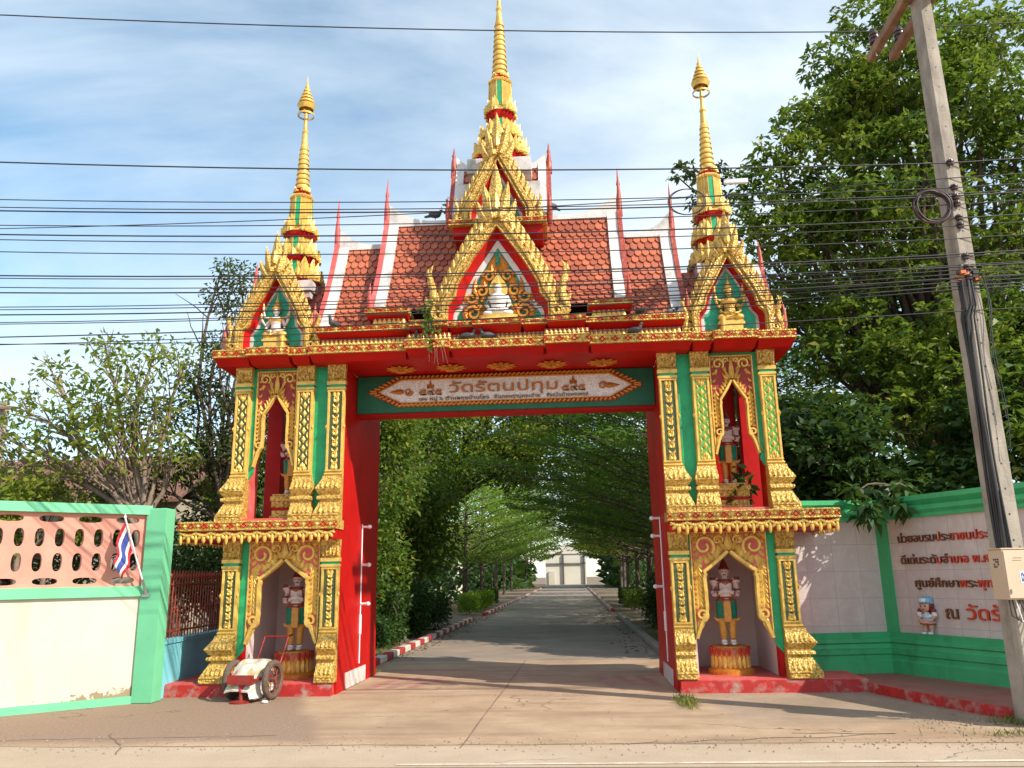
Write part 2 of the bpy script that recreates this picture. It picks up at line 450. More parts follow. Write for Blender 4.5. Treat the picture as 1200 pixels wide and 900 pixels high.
def column(s, x0, x1, yf, yb, z0, z1, style, fo, fi):
    """x0<x1 on the right-hand side; fo flare outwards, fi flare inwards; style diamond|scroll"""
    H = z1 - z0
    hb = .66 if H < 2.2 else .67
    zs = z0 + hb; zc = z1 - .26 if style == 'diamond' else z1 - .27
    xm = (x0 + x1) / 2
    def ring(z, k, kf):
        return [(x0 - fi * k, yf - kf, z), (x1 + fo * k, yf - kf, z), (x1 + fo * k, yb, z), (x0 - fi * k, yb, z)]
    sh = MB(s); 
    sh.loft([ring(zs, .05, .0), ring(zs + .03, .12, .02), ring(zs + .06, .0, .0), ring(zc - .13, .0, .0)], 0)
    sh.box(x0 - .012, x1 + .012, yf - .015, yb, zc - .13, zc - .095, 0)
    sh.box(x0 + .006, x1 - .006, yf - .003, yb, zc - .095, zc - .055, 1)
    sh.box(x0 - .015, x1 + .015, yf - .02, yb, zc - .055, zc, 0)
    fr = front(yf)
    pw = (x1 - x0)
    for e in (x0 + .022, x1 - .022):
        sh.ribbon(fr, [(e, zs + .07), (e, zc - .15)], .022, .022, 0)
    sh.ribbon(fr, [(x0, zs + .085), (x1, zs + .085)], .016, .024, 0)
    sh.ribbon(fr, [(x0, zc - .16), (x1, zc - .16)], .014, .024, 0)
    zm = (zs + zc) / 2 + .02
    for e, d in ((x0, -1), (x1, 1)):
        sh.pyramid(front(yf - .005), e + d * .004, zm, .022, .05, .03, 0)
    col = sh.build('column', ['gold_smooth', 'green'], GATE)
    # panel
    pn = MB(s)
    a0, a1 = x0 + .045, x1 - .045; b0, b1 = zs + .10, zc - .175
    pn.prism([(a0, b0), (a1, b0), (a1, b1), (a0, b1)], fr, -.004, .004, 0)
    f2 = front(yf - .004)
    n = 9 if style == 'diamond' else 7
    hh = (b1 - b0) / n
    for i in range(n):
        c = b0 + hh * (i + .5)
        if style == 'diamond':
            pn.pyramid(f2, xm, c, .036, .058, .03, 1)
            for d in (-1, 1):
                for e in (-1, 1):
                    pn.leaf(f2, xm + d * .05, c + e * hh * .5, math.pi / 2 * -e + d * .35 * e, hh * .42, .03, .014, 0, 1)
        else:
            pn.pyramid(f2, xm, c, .024, .034, .034, 1)
            for d in (-1, 1):
                pn.leaf(f2, xm + d * .006, c - hh * .45, math.pi / 2 - d * .55, hh * .62, .05, .024, d * .9, 1)
                pn.leaf(f2, xm + d * .012, c + hh * .1, math.pi / 2 - d * 1.0, hh * .45, .036, .018, d * 1.6, 1)
    for d in (-1, 1):
        for e, zz in ((1, b0), (-1, b1)):
            pn.leaf(f2, xm + d * .028, zz, math.pi / 2 * e, .10, .055, .02, 0, 1)
    pn.build('shaft_panel', ['lime' if (style == 'diamond' and s > 0) else 'dark_panel', 'gold_smooth'], col)
    cp = MB(s)
    cp.loft([ring(zc, .0, .0), ring(zc + .02, .06, .02), ring(zc + .03, .0, .01), [(x0 - .012, yf - .03, z1), (x1 + .012, yf - .03, z1), (x1 + .012, yb, z1), (x0 - .012, yb, z1)]], 0)
    petal_row(cp, front(yf - .012), x0 - .005, x1 + .005, zc + .03, z1 - zc - .03, .046, 0, False, .03)
    petal_row(cp, front(yf - .02), x0 - .005, x1 + .005, zc + .03, (z1 - zc) * .5, .06, 0, False, .035)
    cp.build('capital', ['gold'], col)
    bs = MB(s)
    prof = [(0, 1.0, .13), (.09, 1.0, .13), (.095, .93, .115), (.11, .93, .115), (.26, .48, .05), (.275, .48, .05), (.28, .36, .04), (.305, .36, .04), (.31, .6, .075), (.325, .66, .085), (.35, .66, .085), (.365, .6, .075), (.37, .42, .045), (.395, .42, .045), (.40, .55, .06), (.47, .8, .105), (.485, .8, .105), (.62, .28, .03), (hb, .22, .02)]
    k = hb / .67
    bs.loft([ring(z0 + z * k if z < hb else zs, a, b) for z, a, b in prof], 0)
    # carved leaves on the two sloping faces
    for zb, zt, kb, kt, fb, ft in ((.115, .255, .93, .48, .115, .05), (.49, .615, .8, .3, .105, .03)):
        A0 = x0 - fi * kb + .01; A1 = x1 + fo * kb - .01
        sl = Fr((0, yf - fb - .002, z0 + zb * k), (1, 0, 0), (0, fb - ft, (zt - zb) * k), (0, -(zt - zb), fb - ft))
        petal_row(bs, sl, A0 + .02, A1 - .05 * (fo > 0), .0, .125, .07, 0, False, .02)
    bf = front(yf - .131)
    bs.ribbon(bf, [(x0 - fi + .01, z0 + .015), (x1 + fo - .01, z0 + .015)], .01, .012, 0)
    bs.ribbon(bf, [(x0 - fi + .01, z0 + .08), (x1 + fo - .01, z0 + .08)], .008, .012, 0)
    cx = (x0 - fi + x1 + fo) / 2
    for d in (-.09, 0, .09): bs.pyramid(bf, cx + d, z0 + .047, .035, .022, .016, 0)
    bs.build('base_moulding', ['gold'], col)
    return col

def niche_frame(s, xc, yf, hw, zt, za, xs, zsh, zl, zb, small=False):
    arch = [(0, za)]
    for t in (.2, .4, .6, .8, 1.0):
        arch.append((xs * (t ** 1.12), za + (zsh - za) * t))
    arch += [(xs * .97, zsh - .04), (xs * 1.02, zsh - .09), (xs * 1.0, (zsh + zl) / 2), (xs * 1.0, zl + .06), (xs * 1.04, zl - .02), (xs + (hw - xs) * .4, zl - (zl - zb) * .35), (hw, zb)]
    f = front(yf, xc)
    pl = MB(s)
    for d in (-1, 1):
        poly = [(d * a, b) for a, b in arch] + [(d * hw, zt), (0, zt)]
        pl.prism(poly, f, -.03, .01, 0)
    fo = front(yf - .01, xc)
    fb = pl.build('niche_frame', ['maroon' if small else 'pink_red'], GATE)
    ob = MB(s); g = 0
    w = .026 if small else .036
    for d in (-1, 1):
        ap = [(d * a, b) for a, b in arch]
        ob.ribbon(fo, [(a + d * w * .6, b + w * .5) for a, b in ap[:-1]] + [(d * (hw - w * .6), zb + .03)], w, .05, g)
        ob.ribbon(fo, [(d * (hw - .016), zb + .04), (d * (hw - .016), zt)], .015, .025, g)
        # big scrolls in the upper corners
        r = (hw - .04) * .30
        cx, cz = hw - r - .05, zt - r * 1.02 - .05
        ob.scroll(fo, d * cx, cz, r, math.pi * (1.25 if d > 0 else -.25), d * -1.25, .032 if not small else .02, .04, g, 0, 20, .28)
        ob.scroll(fo, d * cx * .42, zt - r * .55 - .04, r * .5, math.pi * (1.1 if d > 0 else -.1), d * -1.1, .018, .03, g, 0, 12, .3)
        ob.leaf(fo, d * cx * .62, cz + r * .2, math.pi / 2 + d * .3, r * 1.3, r * .6, .035, d * .9, g)
        ob.leaf(fo, d * (cx + r * .2), cz - r * .9, -math.pi / 2 + d * .5, r * 1.1, r * .55, .03, -d * .8, g)
        ob.leaf(fo, d * (cx - r * .9), cz - r * .5, -math.pi / 2 - d * .6, r * 1.2, r * .6, .03, d * .8, g)
        for i in range(7):
            t = i / 6
            ob.leaf(fo, d * (.03 + (hw - .08) * t), zt - .03, -math.pi / 2 + d * .5, .11 if not small else .075, .055 if not small else .04, .025, -d * 1.1, g)
            ob.leaf(fo, d * (hw - .04), zt - .06 - (zt - zsh) * t, math.pi / 2 + d * 1.2, .12 if not small else .08, .06 if not small else .04, .028, -d * 1.2, g)
        # flame leaves climbing along the opening
        N = 9 if not small else 8
        for i in range(N):
            t = i / (N - 1); zz = zl + .1 + (zsh - zl - .02) * t * .98
            ob.leaf(fo, d * (xs + w * 1.5), zz, math.pi / 2 - d * .75, (hw - xs) * .72, (hw - xs) * .36, .035, d * 1.0, g)
            ob.leaf(fo, d * (hw - .045), zz - .02, math.pi / 2 + d * .5, .13 if not small else .09, .05, .025, -d * .7, g)
        for i in range(5):
            t = (i + .7) / 6; a = xs * t; b = za + (zsh - za) * t
            ob.leaf(fo, d * (a + w), b + w * 1.6, math.pi / 2 - d * .1, .15 if not small else .10, .085 if not small else .055, .035, -d * .9, g)
        # scrolled foot of the frame
        rr = (hw - xs) * .42
        ob.scroll(fo, d * (xs + rr * 1.05), zl - .0, rr, math.pi * (1.5), -d * 1.4, w * .8, .05, g, .0, 16, .25)
        ob.leaf(fo, d * (xs + rr), zl - rr * .6, -math.pi / 2 + d * .35, (zl - zb) * .8, rr * 1.2, .04, d * .3, g)
    ob.ribbon(fo, [(-hw, zt - .014), (hw, zt - .014)], .014, .025, g)
    # crest above the point
    for a, L, wd, an in ((0, (zt - za) * .92, .12, 0), (-.05, (zt - za) * .6, .07, .5), (.05, (zt - za) * .6, .07, -.5), (-.09, .12, .07, .9), (.09, .12, .07, -.9)):
        k = .7 if small else 1
        ob.leaf(front(yf - .035, xc), a * k, za + .03, math.pi / 2 + an, L, wd * k, .05, -an * .6, g)
    ob.build('gilt_scrollwork', ['gold_smooth'], fb)
    return fb

def lathe_flames(mb, cx, cy, z, r, h, n, m, lean=.25, wd=None):
    """a ring of upright flame leaves"""
    for i in range(n):
        # walk the redented square outline
        t = i / n * len(REDENT); j = int(t); f_ = t - j
        a, b = REDENT[j], REDENT[(j + 1) % len(REDENT)]
        px, py = (a[0] + (b[0] - a[0]) * f_) * r, (a[1] + (b[1] - a[1]) * f_) * r
        d = Vector((px, py, 0)).normalized()
        fr = Fr((cx + px, cy + py, z), (-d.y, d.x, 0), (d.x * lean, d.y * lean, 1), (d.x, d.y, -lean))
        big = (i % 3 == 0)
        mb.leaf(fr, 0, 0, math.pi / 2, h * (1.15 if big else .75), (wd or 2.4 * math.pi * r / n * 1.5) * (1.25 if big else .9), .035 + r * .05, 0, m, 0, True, 4)

def cornerpiece(mb, fr, s, base, hgt, m, mg=None):
    """a slender rising naga flame at the foot of a gable (hang hong)"""
    a, b = base; k = hgt
    pts = [(a - s * .10 * k, b + .02), (a + s * .05 * k, b + .04 * k), (a + s * .15 * k, b + .16 * k), (a + s * .14 * k, b + .32 * k), (a + s * .09 * k, b + .46 * k), (a + s * .10 * k, b + .62 * k), (a + s * .15 * k, b + .78 * k), (a + s * .14 * k, b + .92 * k), (a + s * .10 * k, b + 1.0 * k)]
    rad = [.07, .085, .08, .07, .06, .05, .04, .024, .004]
    mb.tube([fr.p(x, y, .0) for x, y in pts], [r * k for r in rad], 8, m)
    for i in (1, 2, 3, 4, 5, 6):
        mb.leaf(fr, pts[i][0], pts[i][1], math.pi / 2 - s * (.9 if i % 2 else .5), .17 * k, .10 * k, .03, s * .9, m, .0, True, 5)
    mb.scroll(fr, a + s * .0 * k, b + .13 * k, .10 * k, 0, s * 1.2, .035 * k, .05, 0 if mg is None else mg, .03, 12)

def gable(parent, name, s, xc, yf, red, gold_out, green, zb, depth, tymp, teeth=14, leafL=.16, nag=.75, white_w=.06, finial=.6):
    """red/gold_out/green: half outlines (dx,z) from foot to apex"""
    f = front(yf, xc)
    # gilded bargeboard
    bb = MB(s)
    def full(hl): return [(-a, b) for a, b in hl] + [(a, b) for a, b in hl[::-1][1:]]
    def resample(pl, n):
        d = [0]
        for i in range(1, len(pl)): d.append(d[-1] + math.hypot(pl[i][0] - pl[i - 1][0], pl[i][1] - pl[i - 1][1]))
        return [(float(np.interp(t, d, [p[0] for p in pl])), float(np.interp(t, d, [p[1] for p in pl]))) for t in np.linspace(0, d[-1], n)]
    n = 20
    RO = resample(red, n); GO = resample(gold_out, n)
    for d in (-1, 1):
        for i in range(n - 1):
            q = [(d * RO[i][0], RO[i][1]), (d * GO[i][0], GO[i][1]), (d * GO[i + 1][0], GO[i + 1][1]), (d * RO[i + 1][0], RO[i + 1][1])]
            bb.prism(q, f, -.06, .05, 0)
        mid = [((a[0] * .45 + b[0] * .55) * d, a[1] * .45 + b[1] * .55) for a, b in zip(RO, GO)]
        bb.ribbon(front(yf - .05, xc), mid, abs(GO[8][0] - RO[8][0]) * .28 + .02, .05, 0)
        bb.ribbon(front(yf - .05, xc), [(a[0] * d + d * .012, a[1]) for a in RO], .014, .03, 0)
        bb.ribbon(front(yf - .05, xc), [(a[0] * d - d * .012, a[1]) for a in GO], .014, .03, 0)
    bo = bb.build('bargeboard', ['gold'], parent)
    tt = MB(s)
    TP = resample(gold_out, teeth + 1)
    for d in (-1, 1):
        for i in range(1, teeth):
            a, b = TP[i]; p, q = TP[min(i + 1, teeth)]
            th = math.atan2(q - b, (p - a))
            if d < 0: th = math.pi - th
            L = leafL * (1.0 if i < teeth - 2 else 1.2)
            tt.leaf(front(yf - .0, xc), d * (a - .03), b - .03, th - d * .95, L * 1.5, L * .72, .05, d * .75, 0, 0, True, 5)
            tt.leaf(front(yf - .055, xc), d * (a - .07), b, th - d * .6, L * .95, L * .55, .04, d * .6, 1 if i % 2 else 0, 0, True, 4)
    for d in (-1, 1):
        cornerpiece(tt, front(yf - .03, xc), d, (d * (gold_out[0][0] + .02), zb), nag, 0)
    # crest at the peak
    ax, az = gold_out[-1]
    for k, (dx, L, wd, an) in enumerate(((0, finial, finial * .30, 0), (-.05, finial * .7, finial * .22, .35), (.05, finial * .7, finial * .22, -.35), (-.11, finial * .5, finial * .2, .7), (.11, finial * .5, finial * .2, -.7), (-.06, finial * .42, finial * .25, .2), (.06, finial * .42, finial * .25, -.2))):
        tt.leaf(front(yf - .05 - .02 * (k % 3), xc), dx, az - .22 + abs(dx) * -1.2, math.pi / 2 + an, L, wd, .06, -an * .8, 0, 0, True, 6)
    tt.leaf(front(yf - .13, xc), 0, az - .15, math.pi / 2, finial * .34, finial * .14, .04, 0, 1, 0, True)
    tt.build('flame_finials', ['gold', 'gold_smooth'], bo)
    # red reveal and white band, tympanum
    rv = MB(s)
    WH = []
    GRN = resample(green, n)
    for (a, b), (c, d_) in zip(RO, GRN):
        WH.append((a * .45 + c * .55, b * .45 + d_ * .55))
    for d in (-1, 1):
        for i in range(n - 1):
            r0, r1, w0, w1, g0, g1 = RO[i], RO[i + 1], WH[i], WH[i + 1], GRN[i], GRN[i + 1]
            y0, y1 = -.02, -depth
            # reveal runs back, closing in
            rv.add([f.p(d * r0[0], r0[1], y0), f.p(d * r1[0], r1[1], y0), f.p(d * w1[0], w1[1], y1), f.p(d * w0[0], w0[1], y1)], [(0, 1, 2, 3)], 0)
            rv.prism([(d * w0[0], w0[1]), (d * w1[0], w1[1]), (d * g1[0], g1[1]), (d * g0[0], g0[1])], f, y1 - .03, y1 + .004, 1)
    rv.build('gable_reveal', ['red', 'white'], parent)
    ty = MB(s)
    ty.prism(full(GRN), f, -depth - .06, -depth - .02, 0)
    t_ob = ty.build('tympanum', [tymp], parent)
    return t_ob

def deity(s, xc, yf, zb, parent):
    """small seated four-armed deity on a stepped throne"""
    mb = MB(s)
    sq = [(1, 1), (-1, 1), (-1, -1), (1, -1)]
    for r, z0, z1 in ((.25, 0, .05), (.22, .05, .09), (.17, .09, .17), (.20, .17, .21), (.18, .21, .24)):
        mb.loft([[(xc + a * r, yf + b * r * .4, zb + z) for a, b in sq] for z in (z0, z1)], 0)
    z = zb + .26
    mb.ell((xc, yf, z + .03), (.19, .08, .055), 0)
    mb.ell((xc - .12, yf - .05, z + .03), (.08, .06, .05), 0); mb.ell((xc + .12, yf - .05, z + .03), (.08, .06, .05), 0)
    mb.lathe([(.06, 0), (.085, .06), (.08, .14), (.105, .22), (.09, .27), (.035, .30), (.03, .33)], (xc, yf - .01, z + .05), 10, 1)
    mb.lathe([(.09, -.02), (.12, .02), (.07, .06)], (xc, yf - .01, z + .25), 10, 0)
    mb.ell((xc, yf - .02, z + .43), (.055, .058, .065), 1)
    mb.lathe([(.075, 0), (.07, .03), (.05, .05), (.058, .07), (.03, .11), (.034, .13), (.012, .18), (.004, .28)], (xc, yf - .01, z + .46), 10, 0)
    for d in (-1, 1):
        mb.tube([(xc + d * .09, yf, z + .29), (xc + d * .17, yf - .03, z + .19), (xc + d * .21, yf - .07, z + .26), (xc + d * .22, yf - .08, z + .29)], [.028, .025, .022, .02], 7, 1)
        mb.tube([(xc + d * .09, yf, z + .27), (xc + d * .16, yf - .04, z + .12), (xc + d * .08, yf - .11, z + .07), (xc + d * .04, yf - .12, z + .07)], [.028, .025, .022, .02], 7, 1)
        mb.tube([(xc + d * .09, yf + .01, z + .31), (xc + d * .20, yf, z + .34), (xc + d * .22, yf - .02, z + .46)], [.026, .022, .018], 7, 1)
        mb.leaf(front(yf - .02), xc + d * .22, z + .46, math.pi / 2, .12, .05, .02, 0, 0, 0, True)
        mb.leaf(front(yf - .09), xc + d * .22, z + .30, math.pi / 2, .08, .06, .02, 0, 0, 0, True)
        mb.tube([(xc + d * .13, yf - .08, z + .02), (xc + d * .14, yf - .09, z - .2)], [.045, .03], 8, 0) if d < 0 else None
        mb.ell((xc + d * .09, yf, z + .31), (.05, .045, .03), 0)
    mb.build('deity_relief', ['gold_smooth', 'skin' if s < 0 else 'gold'], parent)

# ---------------------------------------------------------------- side towers
def tower(s):
    # inner pier (the red face of the passage)
    p = MB(s)
    p.loft([[(2.46 + e, .07, z), (2.715, .07, z), (2.715, 2.5, z), (2.46 + e, 2.5, z)] for z, e in ((0, -.02), (.4, -.005), (2.5, 0), (4.9, .0))], 0)
    p.loft([[(2.434, .55, z), (2.46, .55, z), (2.46, 1.75, z), (2.434, 1.75, z)] for z in (.01, .24)], 1)
    p.build('passage_pier', ['red', 'white'], GATE)
    # plinth
    b = MB(s)
    b.box(2.47, 5.0, -.12, 2.5, 0, .165, 0)
    b.box(2.50, 4.98, -.10, 2.48, .165, .18, 1)
    b.build('plinth', ['plinth_red', 'pink_red'], GATE)
    # lower chamber
    w = MB(s)
    w.box(2.72, 3.955, 1.55, 1.7, .18, 2.2, 0)
    w.box(2.72, 2.76, .12, 1.55, .18, 2.2, 0)
    w.box(3.90, 3.955, .30, 1.55, .18, 2.2, 0)
    w.box(2.72, 3.95, .12, 1.55, 2.14, 2.2, 0)
    w.build('niche_wall', ['bounce_white'], GATE)
    o = MB(s)
    o.box(3.958, 4.20, .17, 1.75, .18, 2.2, 0)
    o.box(3.90, 3.957, .10, .30, .18, 2.2, 0)
    o.build('outer_pier', ['red'], GATE)
    for poly in ([(3.845, .62), (3.955, .50), (3.955, 2.2), (3.845, 2.2)], [(2.70, .72), (2.735, .72), (2.735, 2.2), (2.70, 2.2)]):
        g = MB(s); g.prism(poly, front(.098), 0, .02, 0); g.build('green_trim', ['green'], GATE)
    niche_frame(s, 3.29, .09, .555, 2.2, 1.90, .345, 1.62, 1.03, .68)
    column(s, 2.435, 2.70, .0, .068, .18, 2.2, 'scroll', .015, .0)
    column(s, 3.96, 4.21, .0, .18, .18, 2.2, 'scroll', .20, .0)
    # ledge roof between the storeys
    l = MB(s)
    l.box(2.42, 4.76, -.26, .066, 2.2, 2.34, 1)
    l.box(2.72, 4.76, .066, 2.1, 2.2, 2.34, 1)
    l.box(2.40, 4.80, -.31, .066, 2.34, 2.48, 0)
    l.box(2.72, 4.80, .066, 2.15, 2.34, 2.48, 0)
    motif_band(l, front(-.311), 2.40, 4.80, 2.345, 2.475, 0, 1, .2)
    sd = Fr((4.801, -.31, 0), (0, 1, 0), (0, 0, 1), (1, 0, 0))
    motif_band(l, sd, 0, 2.4, 2.345, 2.475, 0, 1, .2)
    lo = l.build('ledge', ['gold', 'red'], GATE)
    k = MB(s)
    def fringe(fr, a0, a1):
        n = round((a1 - a0) / .235); w_ = (a1 - a0) / n
        for i in range(n):
            c = a0 + w_ * (i + .5)
            def lobe(a, z, ra, rz, th=0.0):
                q = MB(); q.ell((0, 0, 0), (ra, .026, rz), 0, 8, 6)
                k.add([fr.p(c + a + vx * math.cos(th) - vz * math.sin(th), z + vx * math.sin(th) + vz * math.cos(th), vy) for vx, vy, vz in q.v], q.f, 0, True)
            lobe(0, 2.235, .034, .075); lobe(-.052, 2.265, .030, .062, -.75); lobe(.052, 2.265, .030, .062, .75); lobe(-.085, 2.30, .022, .045, -1.2); lobe(.085, 2.30, .022, .045, 1.2)
            lobe(w_ / 2, 2.225, .027, .085); lobe(w_ / 2, 2.305, .036, .03)
            k.ribbon(fr, [(c - w_ / 2, 2.325), (c - w_ * .25, 2.285), (c, 2.272), (c + w_ * .25, 2.285), (c + w_ / 2, 2.325)], .014, .03, 0)
    fringe(front(-.275), 2.44, 4.76)
    fringe(Fr((4.775, -.26, 0), (0, 1, 0), (0, 0, 1), (1, 0, 0)), 0, 2.3)
    k.build('leaf_fringe', ['gold_smooth'], lo)
    # upper storey
    u = MB(s)
    u.box(2.93, 3.05, .125, 1.6, 2.48, 4.9, 0)
    u.box(3.05, 3.74 if s < 0 else 3.85, 1.5, 1.62, 2.48, 4.9, 0)
    u.box(3.05, 4.0, .2, 1.6, 4.84, 4.9, 0)
    u.box(3.90, 4.16, 1.35, 1.62, 2.48, 4.9, 0)
    u.build('upper_wall', ['red'], GATE)
    op = MB(s)
    op.box(3.945, 4.18, .13, .50, 2.48, 4.9, 0)
    op.build('outer_jamb', ['pink_red' if s < 0 else 'red'], GATE)  # sunlight on the left red jamb is put into its pink colour
    sl = MB(s); sl.box(3.2, 3.96, -.05, .10, 2.482, 2.53, 0); sl.build('upper_sill', ['pink_red'], GATE)
    gp = MB(s)
    gp.box(2.68, 2.96, .09, .31, 2.5, 4.9, 0)
    gp.prism([(3.21, 3.32), (3.24, 3.32), (3.24, 4.9), (3.21, 4.9)], front(.11), -.02, .02, 0)
    gp.prism([(3.87, 3.25), (3.95, 3.12), (3.95, 4.9), (3.87, 4.9)], front(.11), -.02, .02, 0)
    gp.prism([(3.21, 4.86), (3.95, 4.86), (3.95, 4.9), (3.21, 4.9)], front(.112), -.02, .02, 0)
    gp.build('green_panel', ['green'], GATE)
    niche_frame(s, 3.545, .10, .335, 4.86, 4.45, .18, 4.15, 3.66, 3.30, True)
    column(s, 2.43, 2.70, .0, .068, 2.48, 4.91, 'scroll', .14, .0)
    column(s, 2.93, 3.19, .0, .12, 2.48, 4.91, 'diamond', .02, .08)
    column(s, 3.94, 4.18, .0, .14, 2.48, 4.91, 'diamond', .16, .0)
    # pavilion gable at the front
    red = [(.50, 5.13), (.50, 5.48), (.40, 5.56), (.36, 5.74), (.20, 6.03), (0, 6.38)]
    gold = [(.61, 5.13), (.61, 5.5), (.51, 5.74), (.35, 6.10), (.18, 6.42), (0, 6.72)]
    green = [(.39, 5.13), (.39, 5.48), (.29, 5.57), (.27, 5.73), (.15, 6.0), (0, 6.24)]
    xc = 3.585
    t = gable(GATE, 'gable', s, xc, -.10, red, gold, green, 5.13, .15, 'turquoise', 12, .16, .62, .06, .66)
    deity(s, xc, .00, 5.14, t)
    # pavilion roof: gable roof running back, cross roof running outwards
    rf = MB(s)
    for d in (-1, 1):
        roof_slope(rf, lambda a, b, d=d: (xc + d * (.66 - .66 * b) , -.04 + 1.9 * a, 5.2 + 1.5 * b - .18 * math.sin(b * math.pi)), 13, 12)
    for d in (-1, 1):
        roof_slope(rf, lambda a, b, d=d: (2.86 + 1.46 * a, YC + d * (.98 - .98 * b), 5.2 + 1.38 * b - .16 * math.sin(b * math.pi)), 11, 12)
    ro = rf.build('pavilion_roof', ['tile', 'tile_bed'], GATE)
    wr = MB(s)
    roof_edge(wr, 4.33, 1, 5.16, 6.6, .98, .18)
    wr.box(3.25, 3.99, .62, 1.38, 6.42, 6.60, 0)
    wr.build('white_verge', ['white'], ro)
    ch = MB(s)
    chofa(ch, 4.36, 6.58, .55, .98, 5.16)
    ch.build('horn_finial', ['pink_red' if s < 0 else 'barge_red'], ro)
    spire(s * 3.62, 6.5, s)

def roof_slope(mb, fn, nu, nv, m=0):
    """fish-scale tiles laid over fn(a along eave, b up the slope)"""
    def P(a, b, lift):
        p = Vector(fn(a, b)); e = 1e-3
        du = Vector(fn(a + e, b)) - p; dv = Vector(fn(a, b + e)) - p
        nn = du.cross(dv)
        if nn.length > 0: nn.normalize()
        if nn.z < 0: nn = -nn
        return p + nn * lift
    vs = []; fs = []
    for j in range(nv + 1):
        for i in range(nu + 1): vs.append(P(i / nu, j / nv, 0))
    for j in range(nv):
        for i in range(nu): q = j * (nu + 1) + i; fs.append((q, q + 1, q + nu + 2, q + nu + 1))
    mb.add(vs, fs, m + 1)
    w = 1 / nu; h = 1 / nv
    for j in range(nv):
        for i in range(nu + (j % 2)):
            a = (i + .5 - .5 * (j % 2)) * w; b = j * h
            pts = []
            for da, db, lf in ((-.5, .55, .022), (-.5, .30, .026), (-.36, .06, .034), (-.14, -.13, .04), (0, -.18, .042), (.14, -.13, .04), (.36, .06, .034), (.5, .30, .026), (.5, .55, .022), (.5, 1.2, .008), (-.5, 1.2, .008)):
                aa = min(1, max(0, a + da * w * .91)); bb = min(1, b + db * h)
                pts.append((aa, bb, lf))
            top = [P(*q) for q in pts]; lowr = [P(q[0], q[1], q[2] - .02) for q in pts[:9]]
            n = len(top)
            mb.add(top + lowr, [tuple(range(n))] + [(k, k + 1, n + k + 1, n + k) for k in range(8)], m)

def roof_edge(mb, x, d, z0, z1, hy, sag, w=.18):
    """white verge band over both slopes next to the gable end at x"""
    for e in (-1, 1):
        rings = []
        for k in range(9):
            b = k / 8
            y = YC + e * hy * (1 - b); z = z0 + (z1 - z0) * b - sag * math.sin(b * math.pi)
            rings.append([(x - w * d, y + e * .03, z + .085), (x, y + e * .03, z + .09), (x, y, z - .06), (x - w * d, y, z - .02)])
        mb.loft(rings, 0)

def chofa(mb, x, zr, L, hy, z0, sag=.18, m=0, barge=True):
    """gable-end board with the tall curved horn at its peak and small horns at its feet"""
    if barge:
        for e in (-1, 1):
            rings = []
            for k in range(11):
                b = k / 10
                y = YC + e * hy * 1.02 * (1 - b); z = z0 + (zr - z0) * b - sag * math.sin(b * math.pi)
                wv = .02 * math.sin(b * 26)
                rings.append([(x - .035, y, z - .10), (x + .04, y, z - .10), (x + .04, y - e * .0, z + .11 + wv), (x - .035, y, z + .11 + wv)])
            mb.loft(rings, m)
            yy = YC + e * hy * 1.02
            mb.tube([(x, yy, z0 - .05), (x + .01, yy + e * .07, z0 + .12), (x + .015, yy + e * .10, z0 + .30), (x + .012, yy + e * .07, z0 + .48)], [.05, .05, .03, .004], 8, m)
    mb.tube([(x, YC, zr - .15), (x + .01, YC - .02, zr + L * .15), (x + .015, YC - .03, zr + L * .35), (x + .012, YC - .03, zr + L * .5), (x + .012, YC - .02, zr + L * .56), (x + .012, YC - .02, zr + L * .66), (x + .01, YC, zr + L * .85), (x + .01, YC + .02, zr + L)], [.07, .052, .036, .024, .036, .02, .012, .002], 8, m)

